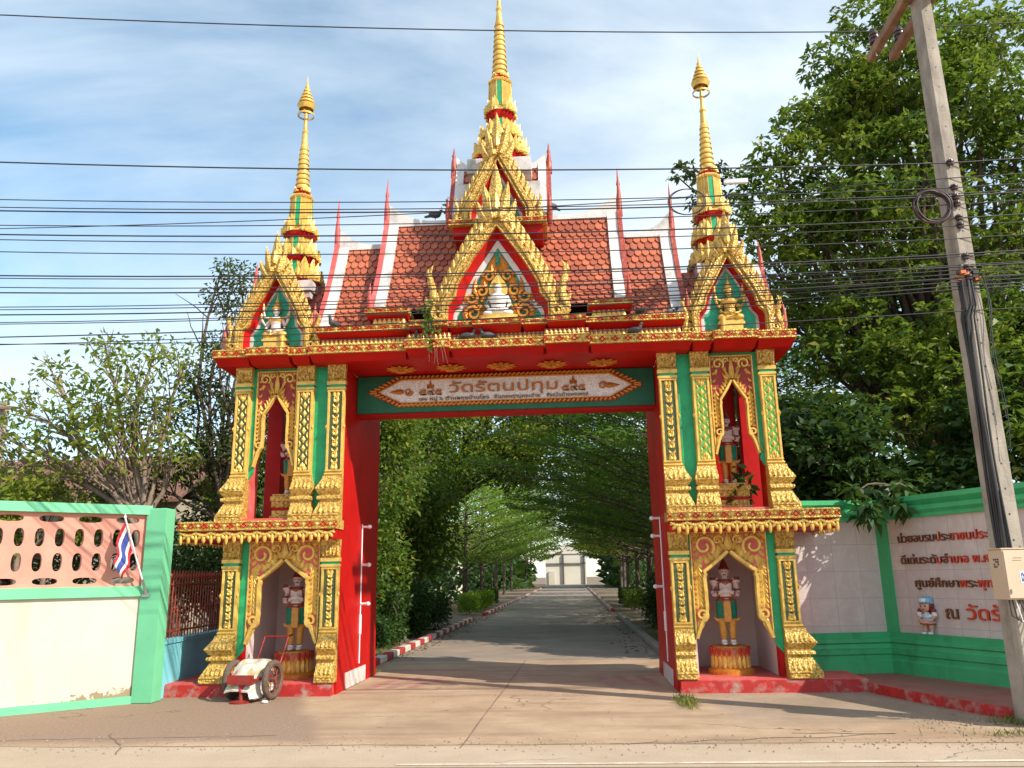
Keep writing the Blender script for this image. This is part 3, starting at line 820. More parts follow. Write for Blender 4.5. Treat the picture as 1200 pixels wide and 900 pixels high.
def spire(xc, zb, s=1, centre=False):
    g = MB(); cx, cy = xc, YC
    def tier(z0, zr, zf, r, hb, fl, n):
        """red eave z0..zr, flame ring from zr of height fl, body hb wide"""
        g.lathe([(r * .84, z0), (r * .92, z0 + (zr - z0) * .35), (r * .97, zr - .005)], (cx, cy, 0), m=1, smooth=False, shape=REDENT)
        g.lathe([(r * .97, zr - .005), (r, zr), (r, zr + .035), (r * .9, zr + .05)], (cx, cy, 0), m=0, smooth=False, shape=REDENT)
        lathe_flames(g, cx, cy, zr - .01, r * 1.0, fl * .55, int(n * 1.4), 0, .30)
        lathe_flames(g, cx, cy, zr + .03, r * .93, fl, n, 0, .10)
        lathe_flames(g, cx, cy, zr + .04, r * .74, fl * 1.35, max(12, n * 2 // 3), 0, .02)
    def body(z0, z1, r0, r1):
        g.lathe([(r0, z0), (r1, z1)], (cx, cy, 0), m=0, smooth=False, shape=REDENT)
        for q in range(4):
            a = q * math.pi / 2
            A = Vector((-math.sin(a), math.cos(a), 0)); N = Vector((math.cos(a), math.sin(a), 0))
            fr = Fr(Vector((cx, cy, 0)) + N * (r0 + .004), A, (N.x * (r1 - r0), N.y * (r1 - r0), z1 - z0), N)
            h = z1 - z0
            fr.O = Vector((cx, cy, z0)) + N * (r0 + .003)
            g.prism([(-r1 * .22, h * .08), (r1 * .22, h * .08), (r1 * .22, h * .92), (-r1 * .22, h * .92)], fr, 0, .006, 2)
            for e in (-1, 1): g.ribbon(fr, [(e * r1 * .27, 0), (e * r1 * .27, h)], r1 * .05, .015, 0)
    def shaft(z0, z1, r0, r1, n, m=0):
        prof = []
        for i in range(n):
            t0 = i / n; t1 = (i + 1) / n
            za = z0 + (z1 - z0) * t0; h = (z1 - z0) / n
            ra = r0 + (r1 - r0) * t0
            prof += [(ra * .80, za), (ra * .98, za + h * .10), (ra * 1.0, za + h * .22), (ra * .86, za + h * .34), (ra * .88, za + h * .5), (ra * .84, za + h * .85), (ra * .78, za + h * .98)]
        g.lathe(prof, (cx, cy, 0), 20, m)
    if centre:
        g.box(cx - .55, cx + .55, cy - .55, cy + .55, 8.35, 8.62, 3)
        tier(8.68, 8.86, 0, .46, 0, .25, 34)
        body(8.9, 9.12, .33, .30)
        tier(9.10, 9.22, 0, .345, 0, .21, 28)
        body(9.28, 9.62, .235, .195)
        tier(9.62, 9.75, 0, .262, 0, .18, 24)
        body(9.82, 10.41, .205, .185)
        g.lathe([(.20, 10.38), (.215, 10.41), (.20, 10.44), (.16, 10.46)], (cx, cy, 0), m=0, smooth=False, shape=REDENT)
        g.lathe([(.15, 10.45), (.145, 10.52), (.16, 10.54), (.12, 10.55)], (cx, cy, 0), 20, 1)
        lathe_flames(g, cx, cy, 10.50, .14, .09, 14, 0, .05)
        shaft(10.54, 11.72, .150, .088, 11)
        g.lathe([(.07, 11.70), (.045, 11.95), (.062, 12.0), (.04, 12.06), (.032, 12.5), (.012, 12.7)], (cx, cy, 0), 16, 0)
        hat = 12.7
    else:
        g.box(cx - .34, cx + .34, cy - .34, cy + .34, 6.3, 6.5, 3)
        tier(6.53, 6.66, 0, .40, 0, .26, 32)
        body(6.74, 7.05, .28, .25)
        tier(7.02, 7.11, 0, .33, 0, .21, 28)
        body(7.18, 7.52, .225, .195)
        tier(7.50, 7.59, 0, .275, 0, .19, 24)
        body(7.68, 8.30, .20, .175)
        g.lathe([(.19, 8.27), (.205, 8.30), (.19, 8.33), (.15, 8.35)], (cx, cy, 0), m=0, smooth=False, shape=REDENT)
        g.lathe([(.14, 8.34), (.135, 8.42), (.155, 8.45), (.12, 8.46)], (cx, cy, 0), 20, 1)
        lathe_flames(g, cx, cy, 8.40, .135, .09, 14, 0, .05)
        shaft(8.46, 9.36, .138, .078, 9)
        g.lathe([(.065, 9.34), (.048, 9.6), (.06, 9.64), (.036, 9.69), (.028, 9.95), (.02, 10.25)], (cx, cy, 0), 16, 0)
        hat = 9.98
    sp = g.build('spire', ['gold_smooth', 'red', 'green', 'white'], GATE)
    f = MB()
    f.lathe([(.150, hat), (.155, hat + .035), (.145, hat + .036), (.142, hat + .0)], (cx, cy, 0), 20, 0, True, None, False)
    for k in range(4): f.tube([(cx + .148 * math.cos(k * 1.57), cy + .148 * math.sin(k * 1.57), hat + .02), (cx, cy, hat + .20)], .007, 5, 0)
    prof = []
    n = 6
    for i in range(n):
        r = .155 * (1 - i / n) ** 1.0 + .012; z = hat + .19 + (i / n) * .48
        prof += [(r, z), (r * 1.0, z + .03), (r * .62, z + .06), (r * .55, z + .08)]
    prof[0] = (.13, hat + .13)
    f.lathe(prof + [(.008, hat + .75), (.002, hat + .86)], (cx, cy, 0), 18, 0, True, None, False)
    f.tube([(cx, cy, hat - .05), (cx, cy, hat + .2)], .016, 8, 0)
    f.build('umbrella_finial', ['gold_smooth'], sp)

def cornice_seg(x0, x1, yf, z0, z1, red_drop=.10, inset=.09, yb=.3):
    """one run of gold band with the red slope below"""
    for s in ((1,) if x0 < 0 else (-1, 1)):
        mb = MB(s)
        mb.box(x0, x1, yf, yb, z0, z1, 0)
        mb.loft([[(x0 + .03, yf + inset + .06, z0 - red_drop), (x1 - .03, yf + inset + .06, z0 - red_drop), (x1 - .03, yb, z0 - red_drop), (x0 + .03, yb, z0 - red_drop)], [(x0 + .01, yf + .02, z0 - .001), (x1 - .01, yf + .02, z0 - .001), (x1 - .01, yb, z0 - .001), (x0 + .01, yb, z0 - .001)]], 1)
        motif_band(mb, front(yf - .001), x0, x1, z0, z1, 0, 1, .2)
        mb.build('cornice_band', ['gold', 'red'], GATE)

def frieze(x0, x1, yf, z0, z1, yb=.3):
    for s in ((1,) if x0 < 0 else (-1, 1)):
        mb = MB(s)
        mb.box(x0, x1, yf, yb, z0, z1, 0)
        petal_row(mb, front(yf - .001), x0, x1, z0 + .01, (z1 - z0) * .95, .07, 1, False, .022)
        mb.build('frieze', ['maroon', 'gold_smooth'], GATE)

M['plinth_red'] = mat('worn_red_kerb_paint', (0.46, 0.022, 0.02), 0.6, 0, 0.2, 6, (0.40, 0.32, 0.26), 0.95, 5, 0.50, 0.2, 30)
M['barge_red'] = mat('carved_red_gold_board', (0.38, 0.06, 0.04), 0.5, 0.1, 0.4, 22, (0.55, 0.38, 0.16), 0.8, 14, 0.55)

for s in (-1, 1): tower(s)

# ---------------------------------------------------------------- centre: beam, cornices, board
bm_ = MB()
bm_.box(-2.46, 2.46, -.16, 2.1, 4.905, 5.1, 0)
bm_.box(-2.46, 2.46, .88, 1.2, 4.24, 4.905, 0)
bm_.build('lintel_beam', ['red'], GATE)
cornice_seg(-.72, .72, -.36, 5.0, 5.14)
cornice_seg(.72, 1.40, -.46, 5.0, 5.14, .10, .14)
cornice_seg(1.40, 2.93, -.34, 5.0, 5.14)
cornice_seg(2.93, 3.24, -.30, 5.0, 5.13)
cornice_seg(3.24, 3.90, -.38, 5.0, 5.13, .10, .14)
cornice_seg(3.90, 4.46, -.30, 5.0, 5.13, .10, .1, 2.0)
for s in (-1, 1):
    sb = MB(s)
    motif_band(sb, Fr((4.461, -.30, 0), (0, 1, 0), (0, 0, 1), (1, 0, 0)), 0, 2.3, 5.0, 5.13, 0, 1)
    sb.box(2.93, 4.45, .3, 2.0, 4.92, 5.125, 1)
    sb.build('side_cornice', ['gold', 'red'], GATE)
frieze(-.72, .72, -.16, 5.14, 5.28)
frieze(.72, 1.40, -.28, 5.14, 5.28)
frieze(1.40, 2.80, -.14, 5.14, 5.28)
cornice_seg(-.38, .38, -.34, 5.37, 5.47, .09)
cornice_seg(.38, .76, -.27, 5.37, 5.46, .09)
cornice_seg(.76, 1.36, -.36, 5.38, 5.48, .10, .1)
cornice_seg(1.36, 2.86, -.24, 5.37, 5.47, .09)
frieze(1.46, 1.98, -.13, 5.47, 5.60)
cornice_seg(1.40, 2.09, -.24, 5.655, 5.74, .06)

sg = MB()
sg.box(-2.445, 2.445, .80, .876, 4.275, 4.97 - .08, 0)
sign = sg.build('name_board', ['board_green'] if 'board_green' in M else ['green'], GATE)
fs_ = front(.80)
hexa = [(-2.28, 4.615), (-1.76, 4.36), (1.79, 4.36), (2.29, 4.615), (1.79, 4.885), (-1.76, 4.885)]
h2 = [(-2.08, 4.615), (-1.70, 4.425), (1.73, 4.425), (2.09, 4.615), (1.73, 4.815), (-1.70, 4.815)]
sm_ = MB(); sm_.prism(h2, fs_, .0, .02, 0); sm_.build('mosaic_field', ['mosaic'], sign)
bd = MB()
for i in range(6):
    a, b = hexa[i], hexa[(i + 1) % 6]; c, d = h2[i], h2[(i + 1) % 6]
    bd.prism([a, b, d, c], fs_, 0, .012, 1)
    bd.ribbon(fs_, [c, d], .014, .045, 0)
    L = math.hypot(b[0] - a[0], b[1] - a[1]); n = int(L / .075)
    for k in range(n):
        t = (k + .5) / n
        p = (a[0] + (b[0] - a[0]) * t, a[1] + (b[1] - a[1]) * t); q = (c[0] + (d[0] - c[0]) * t, c[1] + (d[1] - c[1]) * t)
        m1 = (p[0] * .88 + q[0] * .12, p[1] * .88 + q[1] * .12); m2 = (p[0] * .3 + q[0] * .7, p[1] * .3 + q[1] * .7)
        sk = .03 if b[0] > a[0] else -.03
        if abs(b[1] - a[1]) > .1: sk = 0
        bd.ribbon(fs_, [(m1[0] - sk, m1[1]), (m2[0] + sk, m2[1])], .022, .04, 0, None, .01)
bd.build('rope_border', ['orange_gold', 'maroon'], sign)
lt = MB()
lf = front(.779)
text_mb(lt, 'วัดรัตนปทุม', Fr((-.90, .779, 4.575)), .235, .03, 0, 1.78, .014)
text_mb(lt, '๗๑ หมู่ ๖ ตำบลคุยบ้านโอง', Fr((-1.40, .779, 4.455)), .082, .02, 1, 1.16, .012)
text_mb(lt, 'อำเภอพรานกระต่าย', Fr((-.16, .779, 4.455)), .082, .02, 1, .75, .012)
text_mb(lt, 'จังหวัดกำแพงเพชร', Fr((.70, .779, 4.455)), .082, .02, 1, .68, .012)
for a in (-1.40, .955):
    text_mb(lt, '๕๙๕', Fr((a, .779, 4.545)), .155, .03, 0, .37, .03)
    c = a + .185
    lt.leaf(lf, c, 4.66, math.pi / 2, .14, .07, .03, 0, 0)
    for d in (-1, 1): lt.leaf(lf, c + d * .02, 4.655, math.pi / 2 - d * .7, .09, .05, .03, d * .9, 0)
for d in (-1, 1):
    c = d * 1.60
    lt.scroll(lf, c + .02, 4.615, .07, 0, d * 1.3, .02, .03, 0)
    lt.leaf(lf, c + d * .06, 4.615, 0 if d > 0 else math.pi, .24, .10, .03, 0, 0)
lt.build('lettering', ['sign_gold', 'sign_brown'] if 'sign_brown' in M else ['orange_gold', 'maroon'], sign)
for x in (-1.62, -.81, 0, .81, 1.61):
    md = MB()
    fr = Fr((x, .34, 4.903), (1, 0, 0), (0, 1, 0), (0, 0, -1))
    for r, n, L, w in ((.07, 11, .17, .10), (.04, 9, .13, .08), (0, 7, .09, .06)):
        for k in range(n):
            a = 2 * math.pi * k / n + r * 3
            md.leaf(fr, r * math.cos(a), r * math.sin(a), a, L, w, .03, 0, 0, .02 + (.07 - r) * .6)
    md.ell((x, .34, 4.86), (.05, .05, .03), 0, 10, 6)
    md.build('lotus_medallion', ['orange_gold'], GATE)

# ---------------------------------------------------------------- main roof
for tname, x0, x1, yh, z0, z1, nu, nv, cz in (('lower', 1.75, 2.88, .98, 5.46, 7.28, 9, 15, .85), ('upper', .45, 2.0, .98, 5.76, 7.68, 12, 16, .80)):
    for s in (-1, 1):
        rf = MB(s)
        for e in (-1, 1):
            roof_slope(rf, lambda a, b, e=e: (x0 + (x1 - x0) * a, YC + e * yh * (1 - b), z0 + (z1 - z0) * b - .13 * math.sin(b * math.pi)), nu, nv)
        ro = rf.build('tiled_roof', ['tile', 'tile_bed'], GATE)
        wv = MB(s)
        roof_edge(wv, x1, 1, z0, z1, yh, .13, .17)
        rings = []
        for k in range(10):
            t = k / 9; x = x0 + (x1 - x0) * t; up = .34 * max(0, (t - .45) / .55) ** 2.4
            rings.append([(x, YC - .06, z1 - .03), (x, YC + .06, z1 - .03), (x, YC + .05, z1 + .06 + up), (x, YC - .05, z1 + .06 + up)])
        wv.loft(rings, 0)
        wv.build('white_ridge', ['white'], ro)
        ch = MB(s)
        chofa(ch, x1 + .04, z1 + .15, cz, yh, z0 - .02, .13)
        ch.build('horn_finial', ['pink_red' if s < 0 else 'barge_red'], ro)

# ---------------------------------------------------------------- central gables, upper tier, spire
red = [(.79, 5.47), (.78, 5.78), (.66, 5.91), (.63, 6.1), (.38, 6.53), (0, 7.07)]
gold = [(.90, 5.47), (.90, 5.80), (.75, 6.15), (.52, 6.62), (.25, 7.08), (0, 7.46)]
green = [(.67, 5.47), (.665, 5.66), (.48, 5.81), (.44, 6.0), (.28, 6.31), (0, 6.77)]
tym = gable(GATE, 'gable', 1, 0.0, -.13, red, gold, green, 5.47, .14, 'gem', 15, .19, .98, .07, .92)
# seated white Buddha with flaming scrolls around it
bu = MB(); y = -.06; z = 5.5
bu.lathe([(.34, 0), (.36, .03), (.30, .06), (.31, .10)], (0, y + .02, z), 20, 0)
bu.v = [(a, y + .02 + (b - y - .02) * .35, c) for a, b, c in bu.v]
bu.ell((0, y, z + .14), (.23, .08, .055), 1)
bu.ell((-.14, y - .03, z + .13), (.10, .06, .05), 1); bu.ell((.14, y - .03, z + .13), (.10, .06, .05), 1)
bu.lathe([(.10, 0), (.115, .08), (.15, .20), (.13, .26), (.05, .30), (.045, .34)], (0, y, z + .16), 14, 1)
for d in (-1, 1):
    bu.tube([(d * .13, y, z + .40), (d * .18, y - .01, z + .28), (d * .14, y - .05, z + .18), (d * .03, y - .09, z + .17)], [.042, .038, .032, .025], 8, 1)
bu.ell((0, y - .02, z + .55), (.065, .066, .085), 1)
bu.lathe([(.07, 0), (.065, .04), (.03, .07), (.022, .09), (.004, .15)], (0, y - .01, z + .58), 12, 0)
bu.prism([(-.14, z + .46), (-.15, z + .56), (-.11, z + .66), (0, z + .82), (.11, z + .66), (.15, z + .56), (.14, z + .46)], front(0), .01, .03, 0)
bu.build('buddha_relief', ['gold_smooth', 'statue_white'] if 'statue_white' in M else ['gold_smooth', 'white'], tym)
sc_ = MB(); f = front(.015)
for d in (-1, 1):
    for a, b, r, th, tn in ((.40, 5.66, .13, 0, 1.3), (.43, 5.92, .11, 2.0, 1.2), (.26, 6.02, .10, 1.0, 1.2), (.15, 6.27, .10, 0, 1.3), (.34, 5.78, .07, 3.0, 1.1)):
        sc_.scroll(f, d * a, b, r, th if d > 0 else math.pi - th, d * tn, .032, .06, 0, 0, 16)
    for a, b, an, L in ((.50, 5.58, 1.2, .25), (.30, 5.58, 1.8, .28), (.52, 5.85, 1.3, .2), (.36, 6.0, 1.3, .28), (.22, 6.1, 1.5, .3), (.10, 6.35, 1.5, .3), (.28, 5.85, 2.0, .22), (.16, 5.98, 1.9, .2), (.05, 6.3, 1.55, .2)):
        ang = an if d > 0 else math.pi - an
        sc_.leaf(f, d * a, b, ang, L, L * .42, .05, d * .8, 0)
sc_.build('scroll_relief', ['orange_gold'], tym)

ut = MB()
ut.box(-.70, .70, .55, 1.45, 7.2, 8.2, 3)
ut.box(-.28, .28, .10, .6, 7.05, 7.35, 1)
for (x0, x1) in ((-.80, -.30), (.30, .80)):
    ut.box(x0, x1, .0, 2.0, 7.19, 7.29, 0)
    ut.box(x0 + .06, x1 - .07, .10, 1.94, 7.04, 7.19, 1)
    motif_band(ut, front(-.001), x0, x1, 7.19, 7.29, 0, 1, .18)
uo = ut.build('upper_tier', ['gold', 'red', 'green', 'white'], GATE)
r2 = MB()
for e in (-1, 1):
    roof_slope(r2, lambda a, b, e=e: (-.78 + 1.56 * a, YC + e * .62 * (1 - b), 7.42 + 1.29 * b - .10 * math.sin(b * math.pi)), 13, 10)
u2 = r2.build('tiled_roof', ['tile', 'tile_bed'], GATE)
for sx in (-1, 1):
    q = MB(sx); roof_edge(q, .80, 1, 7.42, 8.71, .62, .10, .14)
    rings = []
    for k in range(7):
        t = k / 6; x = .2 + .6 * t; up = .22 * max(0, (t - .4) / .6) ** 2
        rings.append([(x, YC - .05, 8.66), (x, YC + .05, 8.66), (x, YC + .04, 8.74 + up), (x, YC - .04, 8.74 + up)])
    q.loft(rings, 0); q.build('white_ridge', ['white'], u2)
    q = MB(sx); chofa(q, .84, 8.72, .46, .62, 7.38, .10); q.build('horn_finial', ['barge_red'], u2)
red = [(.46, 7.30), (.45, 7.54), (.38, 7.64), (.25, 7.92), (0, 8.42)]
gold = [(.61, 7.29), (.60, 7.58), (.45, 7.88), (.22, 8.34), (0, 8.78)]
green = [(.36, 7.30), (.35, 7.50), (.26, 7.65), (.18, 7.84), (0, 8.24)]
gable(GATE, 'gable', 1, 0.0, .22, red, gold, green, 7.29, .16, 'green', 11, .16, .5, .05, .75)
spire(0.0, 8.5, 1, True)
# ================================================================ GROUND, ROADS, PAVEMENTS
def ground_mat():
    """concrete drive with darker old paving at the left and right, blotches, cracks and joints"""
    m, n, l, p = _nodes('forecourt_concrete')
    v = ocoord(n, l)
    sp = n.new('ShaderNodeSeparateXYZ'); l.new(v, sp.inputs[0])
    big = noise(n, l, v, 0.7, 6, 0.6, 0.4)
    f = noise(n, l, v, 0.9, 9, 0.7)
    st = noise(n, l, ocoord(n, l, (0.25, 1.6, 1)), 1.4, 8, 0.65)
    fine = noise(n, l, v, 70, 3, 0.7)
    col = mixc(n, l, ramp(n, l, f, 0.35, 0.68), (0.40, 0.275, 0.175), (0.575, 0.42, 0.285))
    col = mixc(n, l, ramp(n, l, st, 0.48, 0.68, 0, 0.7), col, (0.27, 0.18, 0.12))
    # grey-brown rough patch at the left
    def off(src, a, b, k):                      # src*a + b + noise*k
        q = n.new('ShaderNodeMath'); q.operation = 'MULTIPLY_ADD'; l.new(src, q.inputs[0]); q.inputs[1].default_value = a; q.inputs[2].default_value = b
        w = n.new('ShaderNodeMath'); w.operation = 'MULTIPLY_ADD'; l.new(big, w.inputs[0]); w.inputs[1].default_value = k; l.new(q.outputs[0], w.inputs[2])
        return w.outputs[0]
    def mul(a, b):
        q = n.new('ShaderNodeMath'); q.operation = 'MULTIPLY'; l.new(a, q.inputs[0]); l.new(b, q.inputs[1]); return q.outputs[0]
    rough = noise(n, l, v, 26, 6, 0.75)
    grey = mixc(n, l, ramp(n, l, rough, 0.3, 0.7), (0.23, 0.155, 0.108), (0.42, 0.30, 0.215))
    slope = n.new('ShaderNodeMath'); slope.operation = 'MULTIPLY_ADD'; l.new(sp.outputs['Y'], slope.inputs[0]); slope.inputs[1].default_value = 0.35; l.new(sp.outputs['X'], slope.inputs[2])
    mleft = ramp(n, l, off(slope.outputs[0], -1, -3.2, 0.9), 0.0, 0.22)
    mleft = mul(mleft, ramp(n, l, off(sp.outputs['Y'], 1, 3.30, 0.5), 0.1, 0.35))
    col = mixc(n, l, mleft, col, grey)
    mr = ramp(n, l, off(sp.outputs['X'], 1, -3.0, 0.7), 0.0, 0.25)
    mr = mul(mr, ramp(n, l, off(sp.outputs['Y'], 1, 2.0, 1.5), 0.0, 0.9))
    grey2 = mixc(n, l, ramp(n, l, f, 0.35, 0.65), (0.30, 0.225, 0.16), (0.44, 0.335, 0.245))
    col = mixc(n, l, mr, col, grey2)
    # pale edge strip along the street
    ms = ramp(n, l, off(sp.outputs['Y'], -1, -3.72, 0.35), 0.0, 0.08)
    pale = mixc(n, l, ramp(n, l, f, 0.35, 0.65), (0.48, 0.37, 0.265), (0.58, 0.455, 0.34))
    col = mixc(n, l, ms, col, pale)
    # thin cracks: the walls of a coarse, warped cell pattern
    wv = n.new('ShaderNodeVectorMath'); wv.operation = 'ADD'
    nt = n.new('ShaderNodeTexNoise'); nt.inputs['Scale'].default_value = 1.7; nt.inputs['Detail'].default_value = 6
    l.new(v, nt.inputs['Vector']); l.new(nt.outputs['Color'], wv.inputs[0]); l.new(v, wv.inputs[1])
    vo = n.new('ShaderNodeTexVoronoi'); vo.feature = 'DISTANCE_TO_EDGE'; vo.inputs['Scale'].default_value = 0.33
    l.new(wv.outputs[0], vo.inputs['Vector'])
    gate_ = ramp(n, l, noise(n, l, v, 0.45, 3), 0.48, 0.56)
    ck = mul(ramp(n, l, vo.outputs['Distance'], 0.001, 0.0045, 0.8, 0), gate_)
    col = mixc(n, l, ck, col, (0.09, 0.06, 0.045))
    col = mixc(n, l, ramp(n, l, fine, 0.45, 0.7, 0, 0.5), col, (0.19, 0.14, 0.105))
    l.new(col, p.inputs['Base Color']); p.inputs['Roughness'].default_value = 0.85; p.inputs['Specular IOR Level'].default_value = 0.2
    bumpn(n, l, p, noise(n, l, v, 45, 8, 0.8), 0.6, 0.012)
    return m
M['forecourt'] = ground_mat()
M['drive'] = mat('drive_concrete', (0.30, 0.235, 0.185), 0.85, 0, 0.18, 0.8, (0.16, 0.12, 0.09), 0.6, 0.6, 0.5, 0.2, 50)
M['soil'] = mat('dry_soil', (0.20, 0.14, 0.09), 0.95, 0, 0.25, 0.8, (0.10, 0.11, 0.04), 0.7, 0.7, 0.5, 0.3, 12)
M['asphalt'] = mat('street_asphalt', (0.47, 0.35, 0.26), 0.85, 0, 0.12, 2, (0.26, 0.2, 0.16), 0.5, 0.9, 0.5, 0.2, 80)
M['line'] = mat('worn_road_line', (0.66, 0.58, 0.46), 0.7, 0, 0.08, 8, (0.46, 0.35, 0.26), 0.95, 5, 0.46)
M['joint'] = mat('tar_joint', (0.20, 0.14, 0.105), 0.8, 0, 0.3, 6)
M['faded_mark'] = mat('faded_red_marking', (0.40, 0.20, 0.16), 0.8, 0, 0.15, 6, (0.40, 0.31, 0.25), 0.8, 5, 0.47)
M['kerb_red'] = mat('kerb_red_paint', (0.36, 0.03, 0.028), 0.7, 0, 0.2, 6, (0.30, 0.24, 0.2), 0.8, 7, 0.57)
M['kerb_white'] = mat('kerb_white_paint', (0.58, 0.55, 0.5), 0.7, 0, 0.12, 6, (0.28, 0.23, 0.18), 0.8, 5, 0.54)
M['pave_red'] = mat('worn_red_pavement', (0.36, 0.125, 0.095), 0.8, 0, 0.2, 3, (0.20, 0.15, 0.105), 0.9, 1.5, 0.47, 0.15, 30)

def sheet(name, poly, z, m):
    b = MB(); b.add([(x, y, z) for x, y in poly], [tuple(range(len(poly)))])
    return tag(b.build(name, [m]), kind='structure')
sheet('ground', [(-900, -400), (900, -400), (900, 1500), (-900, 1500)], -.012, 'soil')
sheet('forecourt', [(-14, -4.50), (14, -4.50), (14, -1.9), (5.1, 1.0), (2.76, 4.6), (-2.76, 4.6), (-5.2, 4.6), (-14, -1.6)], 0.0, 'forecourt')
sheet('street', [(-80, -40), (80, -40), (80, -4.352), (-80, -4.352)], -.006, 'asphalt')
sheet('road_line', [(-.6, -4.44), (14, -4.16), (14, -4.06), (-.6, -4.38)], .005, 'line')
sheet('drive', [(-2.74, 4.602), (2.74, 4.602), (3.0, 60), (3.2, 152), (-3.2, 152), (-2.85, 60)], -.004, 'drive')
# joints across the forecourt
j = MB()
def joint(pts, w=.016):
    for a, b in zip(pts, pts[1:]):
        d = Vector((b[0] - a[0], b[1] - a[1], 0)).normalized(); q = Vector((-d.y, d.x, 0)) * w * random.uniform(.5, 1.0)
        j.add([(a[0] + q.x, a[1] + q.y, .004), (a[0] - q.x, a[1] - q.y, .004), (b[0] - q.x, b[1] - q.y, .004), (b[0] + q.x, b[1] + q.y, .004)], [(0, 1, 2, 3)])
def wob(x0, y0, x1, y1, n=26, k=.03):
    return [(x0 + (x1 - x0) * t + random.uniform(-k, k), y0 + (y1 - y0) * t + random.uniform(-k, k)) for t in np.linspace(0, 1, n)]
joint(wob(-.12, -3.7, .05, 4.6, 20, .008), .009)
joint(wob(-14, -3.62, 14, -3.45, 90, .03), .008)
joint(wob(1.3, -3.55, 4.2, -3.1, 12, .05) + wob(4.2, -3.1, 3.2, -3.0, 6, .03), .012)
joint(wob(-4.1, -2.9, -3.4, -3.9, 10, .05), .012)
joint(wob(-5.2, -3.25, -2.2, -3.0, 14, .05), .008)
tag(j.build('paving_joint', ['joint']), kind='structure')
mk = MB()
for k in range(3):
    for s in (-1, 1):
        x = s * (2.2 - k * .33); mk.add([(x, .7, .003), (x + .15, .7, .003), (x + .15 - s * .25, 2.0, .003), (x - s * .25, 2.0, .003)], [(0, 1, 2, 3)])
tag(mk.build('faded_road_marking', ['faded_mark']), kind='structure')
# kerbs: red and white blocks
def kerb(x0, x1, y0, y1, step, start, h=.13, dull=False):
    k = MB(); d = 1 if x1 > x0 else -1; y = y0; i = start
    fn = lambda y: 0.0
    while y < y1:
        e = min(y + step - .012, y1); o = .0045 * (y - y0)
        k.bbox(min(x0, x1) - o * d * -0 + (o if x0 > 0 else -o), max(x0, x1) + (o if x0 > 0 else -o), y, e, -.01, h, .018, (i % 2) if not dull else 2)
        y += step; i += 1
    return tag(k.build('kerb', ['kerb_red', 'kerb_white', 'kerb_dull']), kind='structure')
M['kerb_dull'] = mat('bare_concrete_kerb', (0.26, 0.22, 0.18), 0.85, 0, 0.2, 5, (0.3, 0.08, 0.06), 0.5, 2.2, 0.58)
kerb(-2.92, -2.74, 2.9, 20, .62, 1)
kerb(-2.92, -2.74, 24, 100, 1.0, 0)
kerb(2.74, 2.90, 5, 22, 1.2, 0, .13, True)
kerb(2.74, 2.90, 26, 100, 1.0, 0)
# side path opening left and right
sheet('side_path', [(-12, 20.2), (-2.74, 20.2), (-2.74, 23.8), (-12, 23.8)], 0.0, 'concrete_pale')if 'concrete_pale' in M else None
# red pavement at the right
P = [(4.98, -.10), (5.22, -1.0), (5.65, -2.15), (6.4, -3.3), (9.5, -6.0), (9.5, -3.0), (6.70, -.75), (5.83, 1.07), (5.0, .95)]
b = MB()
b.add([(x, y, .125) for x, y in P], [tuple(range(len(P)))], 0)
b.add([(x, y, .125) for x, y in P[:5]] + [(x, y, -.01) for x, y in P[:5]], [(i, i + 1, 6 + i, 5 + i) for i in range(4)], 1)
tag(b.build('pavement', ['pave_red', 'plinth_red']), kind='structure')

# loose grit along the edges
g_ = MB()
for k in range(1500):
    q = random.random()
    if q < .35: x, y = random.uniform(-6, 8), random.gauss(-3.55, .22)
    elif q < .55: x, y = random.uniform(4.6, 7.0), random.gauss(-2.9 + (7 - 4.6) * .1, .45)
    elif q < .75: x, y = random.choice((-2.62, 2.62)) + random.gauss(0, .09), random.uniform(3, 16)
    elif q < .88: x, y = random.uniform(-5.0, 5.2), random.gauss(-.22, .07)
    else: x, y = random.uniform(-7, 6), random.uniform(-4, 2.5)
    if abs(x) > 2.44 and -.13 < y < 2.5: continue
    r = random.uniform(.004, .013) * (1.4 if q < .55 else 1); a = random.random() * 6
    vs = [(x + r * math.cos(a + t) * random.uniform(.7, 1.2), y + r * math.sin(a + t) * random.uniform(.7, 1.2), .002) for t in (0, 1.26, 2.5, 3.8, 5.0)] + [(x, y, r * .9 + .003)]
    g_.add(vs, [(i, (i + 1) % 5, 5) for i in range(5)], 0)
M['grit'] = mat('grit_stones', (0.30, 0.23, 0.17), 0.9, 0, 0.4, 30)
tag(g_.build('gravel', ['grit']), kind='stuff')
